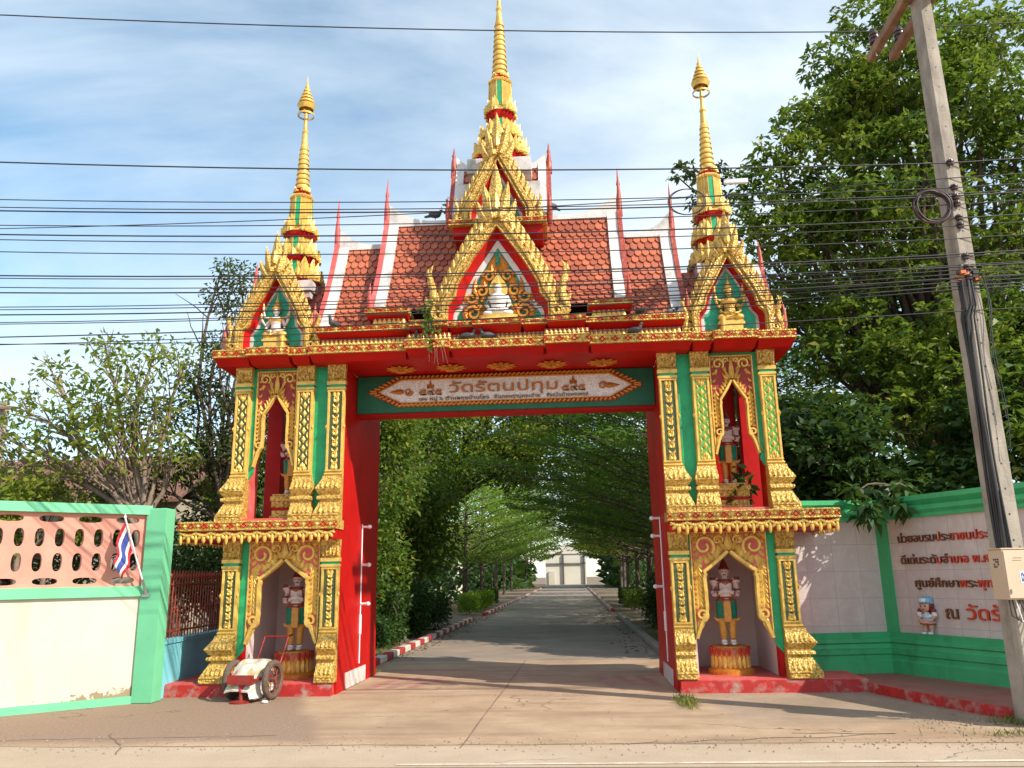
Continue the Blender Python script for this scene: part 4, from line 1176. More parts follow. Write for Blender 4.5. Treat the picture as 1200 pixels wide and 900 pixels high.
# ================================================================ BOUNDARY WALLS AND FENCE
M['mint'] = mat('mint_green_paint', (0.15, 0.53, 0.29), 0.6, 0, 0.1, 2, (0.16, 0.34, 0.22), 0.5, 2.2, 0.58, 0.1, 30, True)
def cream_mat():
    m, n, l, p = _nodes('cream_wall_paint')
    v = ocoord(n, l); sp = n.new('ShaderNodeSeparateXYZ'); l.new(v, sp.inputs[0])
    f = noise(n, l, v, 1.5, 5)
    col = mixc(n, l, ramp(n, l, f, .3, .7), (0.57, 0.525, 0.42), (0.63, 0.59, 0.49))
    st = noise(n, l, ocoord(n, l, (1, 1, .2)), 1.8, 8, .65)
    col = mixc(n, l, ramp(n, l, st, .52, .75, 0, .5), col, (0.42, 0.36, 0.25))
    pe = noise(n, l, v, 11, 6, .6, .5)          # peeling paint near the foot at the pier end
    def m2(op, a, b):
        q = n.new('ShaderNodeMath'); q.operation = op
        for i, w in enumerate((a, b)):
            if isinstance(w, (int, float)): q.inputs[i].default_value = w
            else: l.new(w, q.inputs[i])
        return q.outputs[0]
    foot = ramp(n, l, sp.outputs['Z'], .12, .42, .28, -.30); end = ramp(n, l, sp.outputs['X'], -1.6, -.05, -.22, .10)
    k = m2('ADD', m2('ADD', pe, foot), end)
    col = mixc(n, l, ramp(n, l, k, .70, .74), col, (0.30, 0.22, 0.14))
    l.new(col, p.inputs['Base Color']); p.inputs['Roughness'].default_value = 0.8
    bumpn(n, l, p, noise(n, l, v, 30, 6), .15)
    return m
M['cream'] = cream_mat()
M['salmon'] = mat('salmon_pink_block', (0.62, 0.27, 0.20), 0.7, 0, 0.12, 3, (0.45, 0.17, 0.12), 0.5, 2, 0.55, 0.1, 30)
M['stain'] = mat('peeling_plaster', (0.38, 0.29, 0.2), 0.85, 0, 0.3, 9)
M['cyan'] = mat('turquoise_paint', (0.20, 0.62, 0.70), 0.6, 0, 0.1, 3, (0.10, 0.3, 0.33), 0.6, 2.5, 0.55, 0.1, 30, True)
M['rust'] = mat('rust_red_iron', (0.30, 0.055, 0.03), 0.6, 0.2, 0.3, 10, (0.16, 0.05, 0.03), 0.8, 6, 0.5)
M['wall_green'] = mat('wall_green_paint', (0.05, 0.43, 0.17), 0.5, 0, 0.12, 3, (0.025, 0.18, 0.08), 0.6, 3, 0.55, 0.1, 30, True)

def marble_mat():
    m, n, l, p = _nodes('pale_marble_tiles')
    t = n.new('ShaderNodeTexCoord'); sp = n.new('ShaderNodeSeparateXYZ'); l.new(t.outputs['Object'], sp.inputs[0])
    cb = n.new('ShaderNodeCombineXYZ'); l.new(sp.outputs['X'], cb.inputs[0]); l.new(sp.outputs['Z'], cb.inputs[1])
    br = n.new('ShaderNodeTexBrick'); br.offset = 0.0
    br.inputs['Scale'].default_value = 1.0; br.inputs['Brick Width'].default_value = 0.42; br.inputs['Row Height'].default_value = 0.40
    br.inputs['Mortar Size'].default_value = 0.0035; br.inputs['Mortar Smooth'].default_value = 0.2
    br.inputs['Color1'].default_value = (0.60, 0.53, 0.50, 1); br.inputs['Color2'].default_value = (0.68, 0.61, 0.57, 1); br.inputs['Mortar'].default_value = (0.36, 0.30, 0.28, 1)
    l.new(cb.outputs[0], br.inputs['Vector'])
    vn = noise(n, l, t.outputs['Object'], 3.2, 10, 0.75, 1.6)
    col = mixc(n, l, ramp(n, l, vn, 0.46, 0.5, 0, 0.35), br.outputs['Color'], (0.50, 0.42, 0.39))
    st = noise(n, l, ocoord(n, l, (1, 1, 0.2)), 1.6, 7, 0.6)
    col = mixc(n, l, ramp(n, l, st, 0.52, 0.75, 0, 0.4), col, (0.46, 0.36, 0.33))
    l.new(col, p.inputs['Base Color']); p.inputs['Roughness'].default_value = 0.4
    return m
M['marble'] = marble_mat()

# --- left wall: cream below, pierced pink blocks above, mint green frame
LW = thing('boundary_wall', (-5.06, -.62, 0), 'cream wall framed in mint green with pierced pink blocks on top', 'wall', rz=math.atan2(.643, .766))
a = MB(); a.box(-5.2, 0, .0, .16, 0, 1.43, 0)
a.build('cream_panel', ['cream'], LW, local=True)
a = MB(); a.box(-5.2, -.02, -.035, .17, 0, .10, 0); a.box(-5.2, .0, -.055, .18, 1.43, 1.57, 0); a.box(-5.2, .0, -.06, .20, 2.57, 2.70, 0)
a.build('mint_rail', ['mint'], LW, local=True)
pb = MB()
def cell(x0, x1, z0, z1, rx, rz):
    cx, cz = (x0 + x1) / 2, (z0 + z1) / 2; N = 32; ra = []; rb = []
    for k in range(N):
        t = 2 * math.pi * k / N; c, s_ = math.cos(t), math.sin(t)
        ra.append((cx + rx * math.copysign(abs(c) ** .8, c), cz + rz * math.copysign(abs(s_) ** .8, s_)))
        q = max(abs(c), abs(s_)); rb.append((cx + c / q * (x1 - x0) / 2, cz + s_ / q * (z1 - z0) / 2))
    for y in (.0, .12):
        pb.add([(u, y, w) for u, w in ra] + [(u, y, w) for u, w in rb], [(k, (k + 1) % N, N + (k + 1) % N, N + k) for k in range(N)], 0)
    pb.add([(u, 0, w) for u, w in ra] + [(u, .12, w) for u, w in ra], [(k, (k + 1) % N, N + (k + 1) % N, N + k) for k in range(N)], 0)
x = -.06
while x > -5.1:
    cell(x - .48, x, 2.40, 2.575, .150, .046)
    for z0 in (2.07, 1.74):
        for k in range(2): cell(x - .24 * (k + 1), x - .24 * k, z0, z0 + .33, .058, .122)
    cell(x - .48, x, 1.565, 1.74, .150, .045)
    x -= .48
pb.v = [(v[0], v[1] + .02, v[2]) for v in pb.v]
pb.build('pierced_block_panel', ['salmon'], LW, local=True)
a = MB(); a.box(-.075, .0, -.0, .16, 1.57, 2.57, 0); a.build('panel_edge', ['salmon'], LW, local=True)
a = MB(); a.bbox(-5.085, -4.80, -.69, -.42, 0, 2.66, .012)
pr_ = a.build('pier', ['mint'], None, (-5.06, -.62, 0)); pr_.parent = LW; pr_.rotation_euler.z = -LW.rotation_euler.z; pr_.location = (0, 0, 0)

# --- turquoise wall with iron fence, running back beside the gate
TW = thing('low_wall', (-4.92, -.30, 0), 'low turquoise wall between the mint green pier and the gate', 'wall')
a = MB(); a.loft([[(-5.06, -.30, z), (-4.90, -.30, z), (-5.24, 4.5, z), (-5.40, 4.5, z)] for z in (0, .74)], 0)
a.loft([[(-5.08, -.305, z), (-4.88, -.305, z), (-5.22, 4.5, z), (-5.42, 4.5, z)] for z in (.74, .80)], 0)
a.build('wall_body', ['cyan'], TW)
TF = thing('iron_fence', (-4.98, -.25, .8), 'rust red iron fence with spear tips on the turquoise wall', 'fence')
r = MB()
for z in (.90, 1.58): r.tube([(-4.985, -.28, z), (-5.31, 4.45, z)], .016, 6, 0)
r.build('rail', ['rust'], TF)
b = MB()
for k in range(42):
    t = (k + .5) / 42; px, py = -4.985 - .325 * t, -.28 + 4.73 * t
    b.tube([(px, py, .80), (px, py, 1.68)], .011, 6, 0)
    b.lathe([(.012, 1.66), (.028, 1.71), (.006, 1.80)], (px, py, 0), 6, 0)
    if k % 2: b.scroll(Fr((px, py, 1.2), (-.07, 1, 0), (0, 0, 1), (1, 0, 0)), .055, 0, .05, 0, 1.1, .008, .01, 0)
b.build('spear_bar_row', ['rust'], TF)

# --- green and marble wall at the right
def wall_profile(mb, L, x0=0.0):
    base = [(-.15, .0), (-.15, .30), (-.115, .33), (-.115, .38), (-.135, .40), (-.135, .46), (-.09, .48), (-.075, .54), (-.105, .56), (-.105, .61), (-.06, .63), (-.07, .70), (.0, .70), (.0, .0)]
    cap = [(0, 2.36), (-.05, 2.36), (-.05, 2.41), (-.10, 2.46), (-.10, 2.52), (-.07, 2.54), (-.14, 2.60), (-.14, 2.67), (.26, 2.67), (.26, 2.36)]
    f = Fr((0, 0, 0), (0, 1, 0), (0, 0, 1), (1, 0, 0))
    b_ = [(q, z + (.11 if z == 0 else 0)) for q, z in base]
    mb.prism(b_, f, x0, L, 0); mb.prism(cap, f, x0, L, 0)
A1 = math.atan2(.25, 1.61)
W1 = thing('boundary_wall', (4.2, .83, 0), 'green and marble wall stretch without lettering, beside the gate', 'wall', rz=A1)
a = MB(); wall_profile(a, 1.58); a.build('green_moulding', ['wall_green'], W1, local=True)
a = MB(); a.box(0, 1.62, .01, .2, .1, 2.4, 0); a.build('marble_face', ['marble'], W1, local=True)
A2 = math.atan2(-.9054, .4245)
W2 = thing('boundary_wall', (5.81, 1.08, 0), 'green and marble wall bearing brown and red Thai lettering', 'wall', rz=A2)
a = MB(); wall_profile(a, 6.0, .0); a.build('green_moulding', ['wall_green'], W2, local=True)
a = MB(); a.box(0.0, 6.0, .01, .2, .1, 2.4, 0); a.build('marble_face', ['marble'], W2, local=True)
a = MB(); a.box(-.03, .17, -.045, .22, .69, 2.37, 0); a.build('corner_post', ['wall_green'], W2, local=True)
M['let_brown'] = mat('brown_letters', (0.20, 0.075, 0.03), 0.5, 0.1, 0.3, 20)
M['let_red'] = mat('red_letters', (0.62, 0.055, 0.02), 0.5, 0, 0.2, 20, (0.35, 0.10, 0.04), 0.6, 12, 0.55)
def line(txt, s0, z, h, w, split, bold=.015):
    b = MB(); text_mb(b, txt, Fr((s0, .009, z), (1, 0, 0), (0, 0, 1), (0, -1, 0)), h, .025, 0, w, bold, lambda t: 1 if t > split or (split < .9 and .42 < t < .47) else 0)
    b.build('lettering_line', ['let_brown', 'let_red'], W2, local=True)
line('น่วยอบรมประชาชนประจำ', .36, 2.005, .165, 1.66, .58)
line('ดีเด่นระดับอำเภอ พ.ศ.', .37, 1.69, .165, 1.52, .55)
line('ศูนย์ศึกษาพระพุทธศาสนา', .58, 1.36, .165, 1.85, .56)
line('ณ', 1.04, .93, .24, .20, 2)
line('วัดรัตนปทุม', 1.38, .93, .26, 1.55, -1)
# ================================================================ ELECTRIC POLE, WIRES
M['pole'] = mat('weathered_concrete_pole', (0.36, 0.32, 0.265), 0.9, 0, 0.15, 4, (0.13, 0.10, 0.08), 0.85, 3.2, 0.47, 0.45, 40, True)
M['arm'] = mat('brown_timber_arm', (0.24, 0.14, 0.085), 0.85, 0, 0.25, 6, (0.12, 0.08, 0.05), 0.7, 5, 0.5, 0.2, 30)
M['porcelain'] = mat('dark_porcelain', (0.07, 0.035, 0.03), 0.25, 0, 0.2, 10)
M['box'] = mat('beige_box_paint', (0.60, 0.47, 0.34), 0.5, 0.1, 0.05, 4, (0.36, 0.26, 0.17), 0.6, 5, 0.6)
M['steel'] = mat('galvanised_steel', (0.42, 0.42, 0.42), 0.4, 0.8, 0.15, 9)
M['label_blue'] = mat('blue_print', (0.04, 0.16, 0.42), 0.5)
M['label_white'] = mat('white_label', (0.82, 0.82, 0.84), 0.5, 0, 0.03)
M['grey_print'] = mat('grey_print', (0.07, 0.06, 0.06), 0.6)
M['orange_cap'] = mat('orange_plastic', (0.62, 0.16, 0.03), 0.5)
POLE = thing('utility_pole', (5.8, -2.62, 0), 'tall weathered concrete electric pole in front of the lettered wall', 'utility pole')
px, py = 5.8, -2.62
ang = R_(13)
def sq(h, z): return [(px + h * (math.cos(ang) * a - math.sin(ang) * b), py + h * (math.sin(ang) * a + math.cos(ang) * b), z) for a, b in ((.85, 1), (1, .85), (1, -.85), (.85, -1), (-.85, -1), (-1, -.85), (-1, .85), (-.85, 1))]
p = MB(); p.loft([sq(.128, -.05), sq(.118, 3), sq(.102, 6.5), sq(.088, 9.4)], 0)
nx, ny = math.sin(ang), -math.cos(ang)
for k in range(26):
    z = 1.9 + k * .28; h = .126 - z * .0040
    o = h + .0005
    c = Vector((px + nx * o, py + ny * o, z))
    p.tube([c + Vector((nx, ny, 0)) * -.01, c + Vector((nx, ny, 0)) * .004], .013, 7, 1)
p.build('post', ['pole', 'black'], POLE)
for x in (5.62, 5.93):
    a = MB(); a.bbox(x - .055, x + .055, -3.9, -1.38, 8.80, 8.94, .012); a.build('crossarm', ['arm'], POLE)
for x, y in ((5.60, -1.62), (5.93, -1.66), (5.62, -3.5)):
    a = MB(); a.lathe([(.02, 0), (.07, .01), (.075, .05), (.045, .06), (.072, .075), (.07, .11), (.045, .12), (.068, .135), (.06, .17), (.03, .20), (.035, .22)], (x, y, 8.94), 14, 0); a.tube([(x, y, 8.74), (x, y, 8.96)], .012, 6, 1)
    a.build('insulator', ['porcelain', 'steel'], POLE)
for z in (6.43, 6.1, 5.97, 5.88, 5.70, 5.60, 5.2, 5.06, 4.94):
    a = MB(); h = .126 - z * .004
    c = Vector((px - .04, py, z)) + Vector((nx, ny, 0)) * (h + .03)
    a.lathe([(.018, -.035), (.04, -.03), (.042, -.008), (.026, 0), (.042, .008), (.04, .03), (.018, .035)], tuple(c), 10, 0)
    a.tube([c + Vector((0, 0, -.06)), c + Vector((0, 0, .06))], .008, 6, 1)
    a.build('spool_insulator', ['porcelain', 'steel'], POLE)
a = MB()
for z in (5.04, 5.0, 4.97, 4.92):
    for k in range(3):
        d = Vector((random.uniform(-.12, .16), -.12 + random.uniform(-.03, .03), random.uniform(-.06, .08)))
        c = Vector((px, py, z)) + d
        a.box(c.x - .03, c.x + .03, c.y - .02, c.y + .02, c.z - .02, c.z + .02, k % 2)
a.build('cable_clamps', ['black', 'orange_cap'], POLE)
b = MB()
for z in (2.6, 3.5, 4.62):
    h = .127 - z * .004; b.loft([sq(h, z), sq(h, z + .12)], 0)
b.build('pole_band', ['black'], POLE)
# cables strapped down the pole
b = MB()
for k in range(6):
    pts = []
    o = -.20 + .024 * k
    for z in np.linspace(4.9, 1.75, 22):
        h = .132 - z * .004 + .012 + .012 * (k % 2)
        tx, ty = math.cos(ang), math.sin(ang)
        w = o + .02 * math.sin(z * 2.1 + k) + (.05 if z > 4.5 else 0)
        # wrap round the left corner of the post
        if w < -.10:
            e = -.10 - w; c = Vector((px - tx * .13 + nx * (h - e), py - ty * .13 + ny * (h - e), z))
        else: c = Vector((px + tx * w + nx * h, py + ty * w + ny * h, z))
        pts.append(c)
    b.tube(pts, .012 if k % 3 else .018, 6, 0)
b.build('riser_cable', ['cable'], POLE)
b = MB()
for k in range(7):
    c = Vector((px + .30 + random.uniform(-.05, .1), py - .05, 4.86 + random.uniform(-.06, .06))); r = random.uniform(.07, .13)
    b.tube([c + Vector((r * math.cos(t), random.uniform(-.03, .03), r * .8 * math.sin(t))) for t in np.linspace(0, 6.4, 18)], .005, 5, 0)
for k in range(3):
    b.tube([(px + .10 + .10 * math.sin(t * 3.0) * (1 - t) + .035 * math.sin(t * 7 + k), py - .14 - .02 * k, 4.95 - (1.3 + .4 * k) * t) for t in np.linspace(0, 1, 24)], .005, 5, 0)
b.build('loose_cable_loops', ['cable'], POLE)
b = MB()
for k in range(7):
    b.tube([(px - .20 + .03 * k, py - .28, 1.30), (px - .22 + .05 * k, py - .33, 1.12 - .03 * (k % 3)), (px - .05 + .04 * k, py - .30, 1.02 + .05 * (k % 2)), (px + .10 + .02 * k, py - .20, 1.25), (px + .16, py - .15, 1.9)], .007, 6, k % 3 == 2)
b.build('cable_tails', ['cable', 'label_white'], POLE)
# meter box
BX = thing('meter_box', (5.70, -2.86, 1.28), 'beige metal cable box mounted on the concrete pole', 'box', rz=R_(10))
b = MB(); b.bbox(-.155, .155, -.09, .13, 0, .52, .008); b.box(-.17, .17, -.10, .14, .52, .532); b.build('cabinet', ['box'], BX, local=True)
b = MB(); b.bbox(-.145, .145, -.10, -.091, .015, .505, .003); b.tube([(-.12, -.108, .07), (-.12, -.108, .11)], .01, 6, 0); b.build('door', ['box'], BX, local=True)
b = MB(); b.box(.0, .13, -.103, -.1005, .17, .29, 0); b.build('sticker', ['label_white'], BX, local=True)
b = MB(); text_mb(b, 'ที่เปิด', Fr((.012, -.1035, .235)), .05, .002, 0, .10, .03); text_mb(b, 'ไม่มีสิทธิ', Fr((.012, -.1035, .185)), .05, .002, 0, .10, .03)
b.box(-.05, .05, -.1015, -.1005, .425, .43, 1); b.box(-.06, .04, -.1015, -.1005, .40, .404, 1); b.box(.02, .12, -.1015, -.1005, .10, .103, 1)
b.build('printed_notice', ['label_blue', 'grey_print'], BX, local=True)
b = MB()
for i in range(3):
    for j in range(4):
        if (i * 3 + j * 5) % 4: b.box(-.1575, -.1555, -.02 + i * .03, .003 + i * .03, .33 + j * .025, .348 + j * .025)
b.build('side_print', ['grey_print'], BX, local=True)
# coil of spare cable
c = MB()
for k in range(7):
    r = .205 + random.uniform(-.02, .02); ph = random.random() * 6; ox, oz = random.uniform(-.015, .015), random.uniform(-.02, .015)
    c.tube([(5.50 + ox + r * math.cos(t), -2.78 + .02 * math.sin(t * 2 + ph) + k * .008, 5.86 + oz + r * 1.0 * math.sin(t)) for t in np.linspace(ph, ph + 6.283, 30)], .011, 6, 0)
tag(c.build('cable_coil', ['coil_brown'] if 'coil_brown' in M else ['cable'], None, (5.50, -2.78, 5.86)), 'thick coil of dark spare cable hung on the pole', 'cable coil')
c = MB()
for k in range(2):
    c.tube([(2.56 + .22 * math.cos(t) + .02 * k, -2.85, 6.03 + .17 * math.sin(t)) for t in np.linspace(0, 6.283, 30)], .006, 5, 0)
tag(c.build('cable_coil', ['cable'], None, (2.56, -2.85, 6.03)), 'thin loop of cable hanging on the wires beside the right spire', 'cable coil')
c = MB(); c.bbox(3.02, 3.30, -2.95, -2.90, 6.20, 6.26, .01); tag(c.build('splice_box', ['label_white'], None, (3.16, -2.92, 6.2)), 'small pale splice box hanging on the wires among the leaves', 'splice box')
# wires: (x, z at the pole, x, y where they leave the left of the picture)
WR = [(5.84, 6.43, -5.51, -3.93), (5.79, 6.1, -5.66, -3.65), (5.78, 6.02, -5.68, -3.61), (5.78, 5.99, -5.7, -3.58), (5.81, 6.23, -6.43, -2.62), (5.76, 5.88, -5.8, -3.42), (5.74, 5.7, -5.69, -3.54), (5.72, 5.6, -5.63, -3.61), (5.7, 5.44, -5.59, -3.62), (5.67, 5.24, -5.74, -3.38), (5.67, 5.21, -5.74, -3.37), (5.65, 5.1, -5.74, -3.35), (5.65, 5.08, -5.83, -3.23), (5.64, 5.04, -6.1, -2.84), (5.64, 4.99, -6.07, -2.88), (5.63, 4.94, -6.1, -2.83), (5.63, 4.93, -6.28, -2.57), (5.62, 4.89, -6.24, -2.62), (5.62, 4.84, -6.51, -2.24), (5.61, 4.8, -6.65, -2.03), (5.57, 4.53, -6.0, -2.9), (5.6, 9.14, -6.4, -3.1)]
for i, (x1, z, x0, y0) in enumerate(WR):
    y1 = -1.62 if z > 9 else -2.74
    pts = []
    for t in np.linspace(-1.0, 2.0, 40):
        x = x1 + (x0 - x1) * t; y = y1 + (y0 - y1) * t
        sag = .10 * 4 * t * (1 - t) if 0 <= t <= 1 else 0
        if t < 0: y = y1 + .12 * -t
        pts.append((x, y, z - sag + (.0 if t >= 0 else .02)))
    w = MB(); w.tube(pts, .0062 if i % 3 else .0088, 5, 0)
    top = z > 9
    lab = 'topmost power line crossing above both side spires to the crossarm' if top else ('second highest power line crossing the thin spire shafts' if i == 0 else ('lowest single wire crossing in front of the pediments' if i == 20 else 'dark overhead wire in the dense band across the roofs'))
    tag(w.build('overhead_wire', ['cable'], None, (x1, y1, z)), lab, 'wire', 'overhead wires strung along the street')
# ================================================================ STATUES, CART, FLAG, DOLL, BIRDS, LAMPS
M['orange_cloth'] = mat('ochre_gold_cloth_paint', (0.62, 0.30, 0.05), 0.45, 0.1, 0.2, 25, (0.42, 0.15, 0.03), 0.6, 18, 0.55)
M['hat_red'] = mat('dark_red_hat_paint', (0.22, 0.02, 0.015), 0.5, 0, 0.2, 20)
M['ornament'] = mat('maroon_gold_ornament', (0.32, 0.07, 0.03), 0.5, 0.1, 0.4, 40)
def guard_mesh():
    m = MB()
    for d in (-1, 1):
        m.ell((d * .065, -.03, .03), (.045, .085, .03), 0); m.tube([(d * .065, 0, .02), (d * .065, 0, .09), (d * .066, .0, .17), (d * .07, 0, .28), (d * .075, 0, .45), (d * .07, 0, .62)], [.045, .042, .055, .055, .075, .085], 12)
        # bent arms, hands meeting in front of the chest
        m.tube([(d * .13, .01, .92), (d * .165, .02, .87), (d * .185, .01, .77), (d * .172, -.03, .725), (d * .10, -.10, .755), (d * .03, -.125, .79)], [.045, .045, .04, .036, .03, .028], 10)
        m.ell((d * .155, .0, .93), (.075, .06, .05)); m.ell((d * .175, .0, .965), (.045, .045, .025))
        m.ell((d * .182, .01, .80), (.052, .052, .02)); m.ell((d * .13, -.07, .745), (.03, .036, .04))
        m.tube([(d * .10, .0, .36), (d * .16, -.01, .37), (d * .20, -.01, .41)], [.035, .025, .008], 8)
        m.ell((d * .10, .0, .62), (.06, .075, .05))
        for k in range(4):     # folded fingers
            m.tube([(d * .035, -.125, .805 - k * .016), (d * .005, -.148, .81 - k * .016), (d * -.02, -.14, .81 - k * .016)], .0095, 6)
        m.tube([(d * .03, -.13, .82), (d * .012, -.145, .845)], [.011, .008], 6)
        m.ell((d * .068, .01, 1.06), (.014, .018, .03))
    m.lathe([(.10, .36), (.118, .38), (.115, .50), (.11, .60), (.118, .66), (.10, .70), (.105, .76), (.135, .86), (.14, .92), (.09, .96), (.042, .975), (.04, 1.01)], (0, .0, 0), 20)
    m.v = [(a, b * .82 if .34 < c < .98 and abs(a) < .15 else b, c) for a, b, c in m.v]
    m.prism([(-.055, .34), (.055, .34), (.05, .66), (-.05, .66)], Fr((0, -.09, 0)), 0, .03)
    m.ell((0, -.005, 1.055), (.066, .07, .078)); m.ell((0, -.075, 1.045), (.014, .016, .022)); m.ell((0, -.066, 1.015), (.026, .012, .009))
    m.lathe([(.085, 1.095), (.082, 1.115), (.066, 1.125), (.05, 1.17), (.022, 1.24), (.006, 1.29)], (0, .005, 0), 18)
    def reg(x, y, z):
        if z > 1.092: return 4
        if z > .985:
            if y < -.04 and abs(abs(x) - .027) < .011 and abs(z - 1.062) < .007: return 6
            if y < -.05 and abs(x) < .024 and abs(z - 1.014) < .007: return 4
            return 0
        if z < .085: return 1
        if z < .345: return 2 if z > .10 else 5
        if .33 < z < .665 and abs(x) < .15:
            if z < .385: return 2
            if z > .635: return 5
            return 2 if abs(x) < .058 and y < -.05 else 3
        if abs(x) > .16 and z < .45: return 2
        if z < .665: return 2 if abs(x) > .06 else 5
        if abs(x) > .13 and (.785 < z < .815 or z > .94): return 5
        if abs(x) > .10 and y < -.045 and .72 < z < .775 and abs(abs(x) - .125) < .014: return 5
        if y < -.02 and abs(x) < .12 and abs(z - .88 - abs(x) * .5) < .012: return 5
        if .9 < z < .955 and abs(x) < .10 and y < 0: return 5
        if .665 < z < .70 and y > -.09: return 5
        if abs(math.hypot(x, 0) - .10) < .012 and z < .9 and y > -.09: return 5
        return 0
    return blob(m, .0085, ['skin', 'statue_white', 'orange_cloth', 'teal', 'hat_red', 'ornament', 'black'], reg, 3)
gm_ = guard_mesh()
def round_ped():
    m = MB()
    m.lathe([(.33, 0), (.33, .06), (.29, .08), (.26, .10), (.265, .20), (.275, .36), (.25, .365), (.25, .385)], (0, 0, 0), 28, 1)
    for k in range(22):
        a = 2 * math.pi * k / 22; N = Vector((math.cos(a), math.sin(a), 0)); T = Vector((-N.y, N.x, 0))
        m.leaf(Fr(N * .262, T, (0, 0, 1), N), 0, .09, math.pi / 2, .25, .075, .025, 0, 0)
        m.leaf(Fr(N * .280, T, (0, 0, 1), N), 0, .372, -math.pi / 2, .13, .07, .02, 0, 2)
    return m
def square_ped():
    m = MB(); s4 = [(1, 1), (-1, 1), (-1, -1), (1, -1)]
    for r, z0, z1, c in ((.27, 0, .12, 0), (.24, .12, .20, 0), (.235, .20, .25, 1), (.25, .25, .35, 0), (.27, .35, .42, 0), (.24, .42, .46, 0)):
        m.loft([[(a * r, b * r * .8, z) for a, b in s4] for z in (z0, z1)], c)
    petal_row(m, front(-.217), -.26, .26, .02, .09, .07, 0); petal_row(m, front(-.202), -.24, .24, .255, .09, .07, 0)
    return m
for i, (x, y, z, sc, kind, lab) in enumerate(((-3.26, .62, .18, 1.0, 0, 'guardian statue on a lotus drum in the lower niche behind the handcart'), (3.30, .62, .18, 1.0, 0, 'guardian statue on a lotus drum in the lower niche beside the marble wall'), (-3.44, .62, 2.48, .87, 1, 'guardian statue in the upper niche above the handcart'), (3.50, .62, 2.48, .93, 1, 'guardian statue in the upper niche beside the big leafy tree'))):
    t = thing('guardian_statue', (x, y, z), lab, 'statue', 'guardian statues in the gate niches', rz=R_(8 if x < 0 else -4))
    pm = (square_ped() if kind else round_ped())
    pm.build('pedestal', ['gold', 'red'] if kind else ['gold_smooth', 'orange_gold', 'plinth_red'], t, local=True)
    o = bpy.data.objects.new('figure', gm_); COL.objects.link(o); o.parent = t; o.location = (0, 0, .46 if kind else .385); o.scale = (sc, sc, sc)

# --- handcart
M['cart_red'] = mat('red_cart_paint', (0.36, 0.022, 0.02), 0.5, 0.1, 0.25, 10, (0.17, 0.06, 0.04), 0.85, 9, 0.48)
M['tyre'] = mat('dusty_tyre', (0.12, 0.085, 0.065), 0.9, 0, 0.3, 14, None, 0, 1, .5, .4, 80)
def sack_mat():
    m, n, l, p = _nodes('printed_sack')
    v = ocoord(n, l)
    f = noise(n, l, v, 7, 3, 0.5, 1.0); g = noise(n, l, v, 5, 2, 0.5, 2.0)
    col = mixc(n, l, ramp(n, l, f, 0.55, 0.6), (0.60, 0.57, 0.51), (0.52, 0.42, 0.13))
    col = mixc(n, l, ramp(n, l, g, 0.62, 0.66), col, (0.30, 0.44, 0.20))
    g2 = noise(n, l, v, 9, 2, 0.5, 1.0)
    col = mixc(n, l, ramp(n, l, g2, 0.66, 0.7), col, (0.55, 0.12, 0.10))
    g3 = noise(n, l, v, 3.5, 8, 0.7)
    col = mixc(n, l, ramp(n, l, g3, 0.46, 0.7, 0, 0.7), col, (0.30, 0.24, 0.17))
    l.new(col, p.inputs['Base Color']); p.inputs['Roughness'].default_value = 0.55
    return m
M['sack'] = sack_mat()
CT = thing('handcart', (-3.5, -.38, 0), 'red two-wheeled handcart parked in front of the lower niche', 'handcart', rz=R_(-8))
M['rim'] = mat('rusty_rim', (0.22, 0.07, 0.05), 0.6, 0.2, 0.3, 12, (0.12, 0.09, 0.07), 0.8, 9, 0.48)
def wheel(x):
    w = MB(); n = 28; R0, rt = .268, .044
    rings = []
    for k in range(n + 1):
        t = 2 * math.pi * k / n
        rings.append([(x + rt * math.cos(q) * 1.0, (R0 - rt + rt * math.sin(q)) * math.cos(t), .267 + (R0 - rt + rt * math.sin(q)) * math.sin(t)) for q in np.linspace(0, 2 * math.pi, 9)[:-1]])
    w.loft(rings, 0, True, True, False)
    ty = w.build('wheel', ['tyre'], CT, local=True)
    r = MB()
    for e in (-.022, .022):
        r.tube([(x + e, .195 * math.cos(t), .267 + .195 * math.sin(t)) for t in np.linspace(0, 2 * math.pi, 29)], .013, 6, 0)
    for k in range(12):
        t = 2 * math.pi * k / 12; r.tube([(x + (.02 if k % 2 else -.02), .03 * math.cos(t), .267 + .03 * math.sin(t)), (x, .2 * math.cos(t + .25), .267 + .2 * math.sin(t + .25))], .005, 5, 0)
    r.tube([(x - .05, 0, .267), (x + .05, 0, .267)], .035, 10, 0)
    r.build('rim', ['rim'], ty, local=True)
wheel(-.30); wheel(.30)
f = MB()
f.tube([(-.33, 0, .267), (.33, 0, .267)], .018, 8, 0)
f.box(-.20, .20, -.32, .34, .28, .30, 0)
for d in (-1, 1):
    f.tube([(d * .19, -.34, .30), (d * .19, .36, .30)], .016, 8, 0)
    f.tube([(d * .19, .30, .30), (d * .19, .50, .60), (d * .19, .62, .80)], .013, 8, 0)
f.tube([(.19, .62, .80), (.19, .75, .82)], .013, 8, 0); f.tube([(-.19, .62, .80), (.19, .62, .80)], .013, 8, 0)
f.box(-.19, .19, -.36, -.32, .24, .36, 0)
f.tube([(0, -.30, .29), (0, -.30, .03)], .028, 10, 0); f.lathe([(.05, .15), (.03, .2), (.06, .25)], (0, -.30, 0), 10, 0)
f.lathe([(.14, .0), (.145, .02), (.05, .035)], (0, -.30, 0), 20, 0)
f.build('frame', ['cart_red'], CT, local=True)
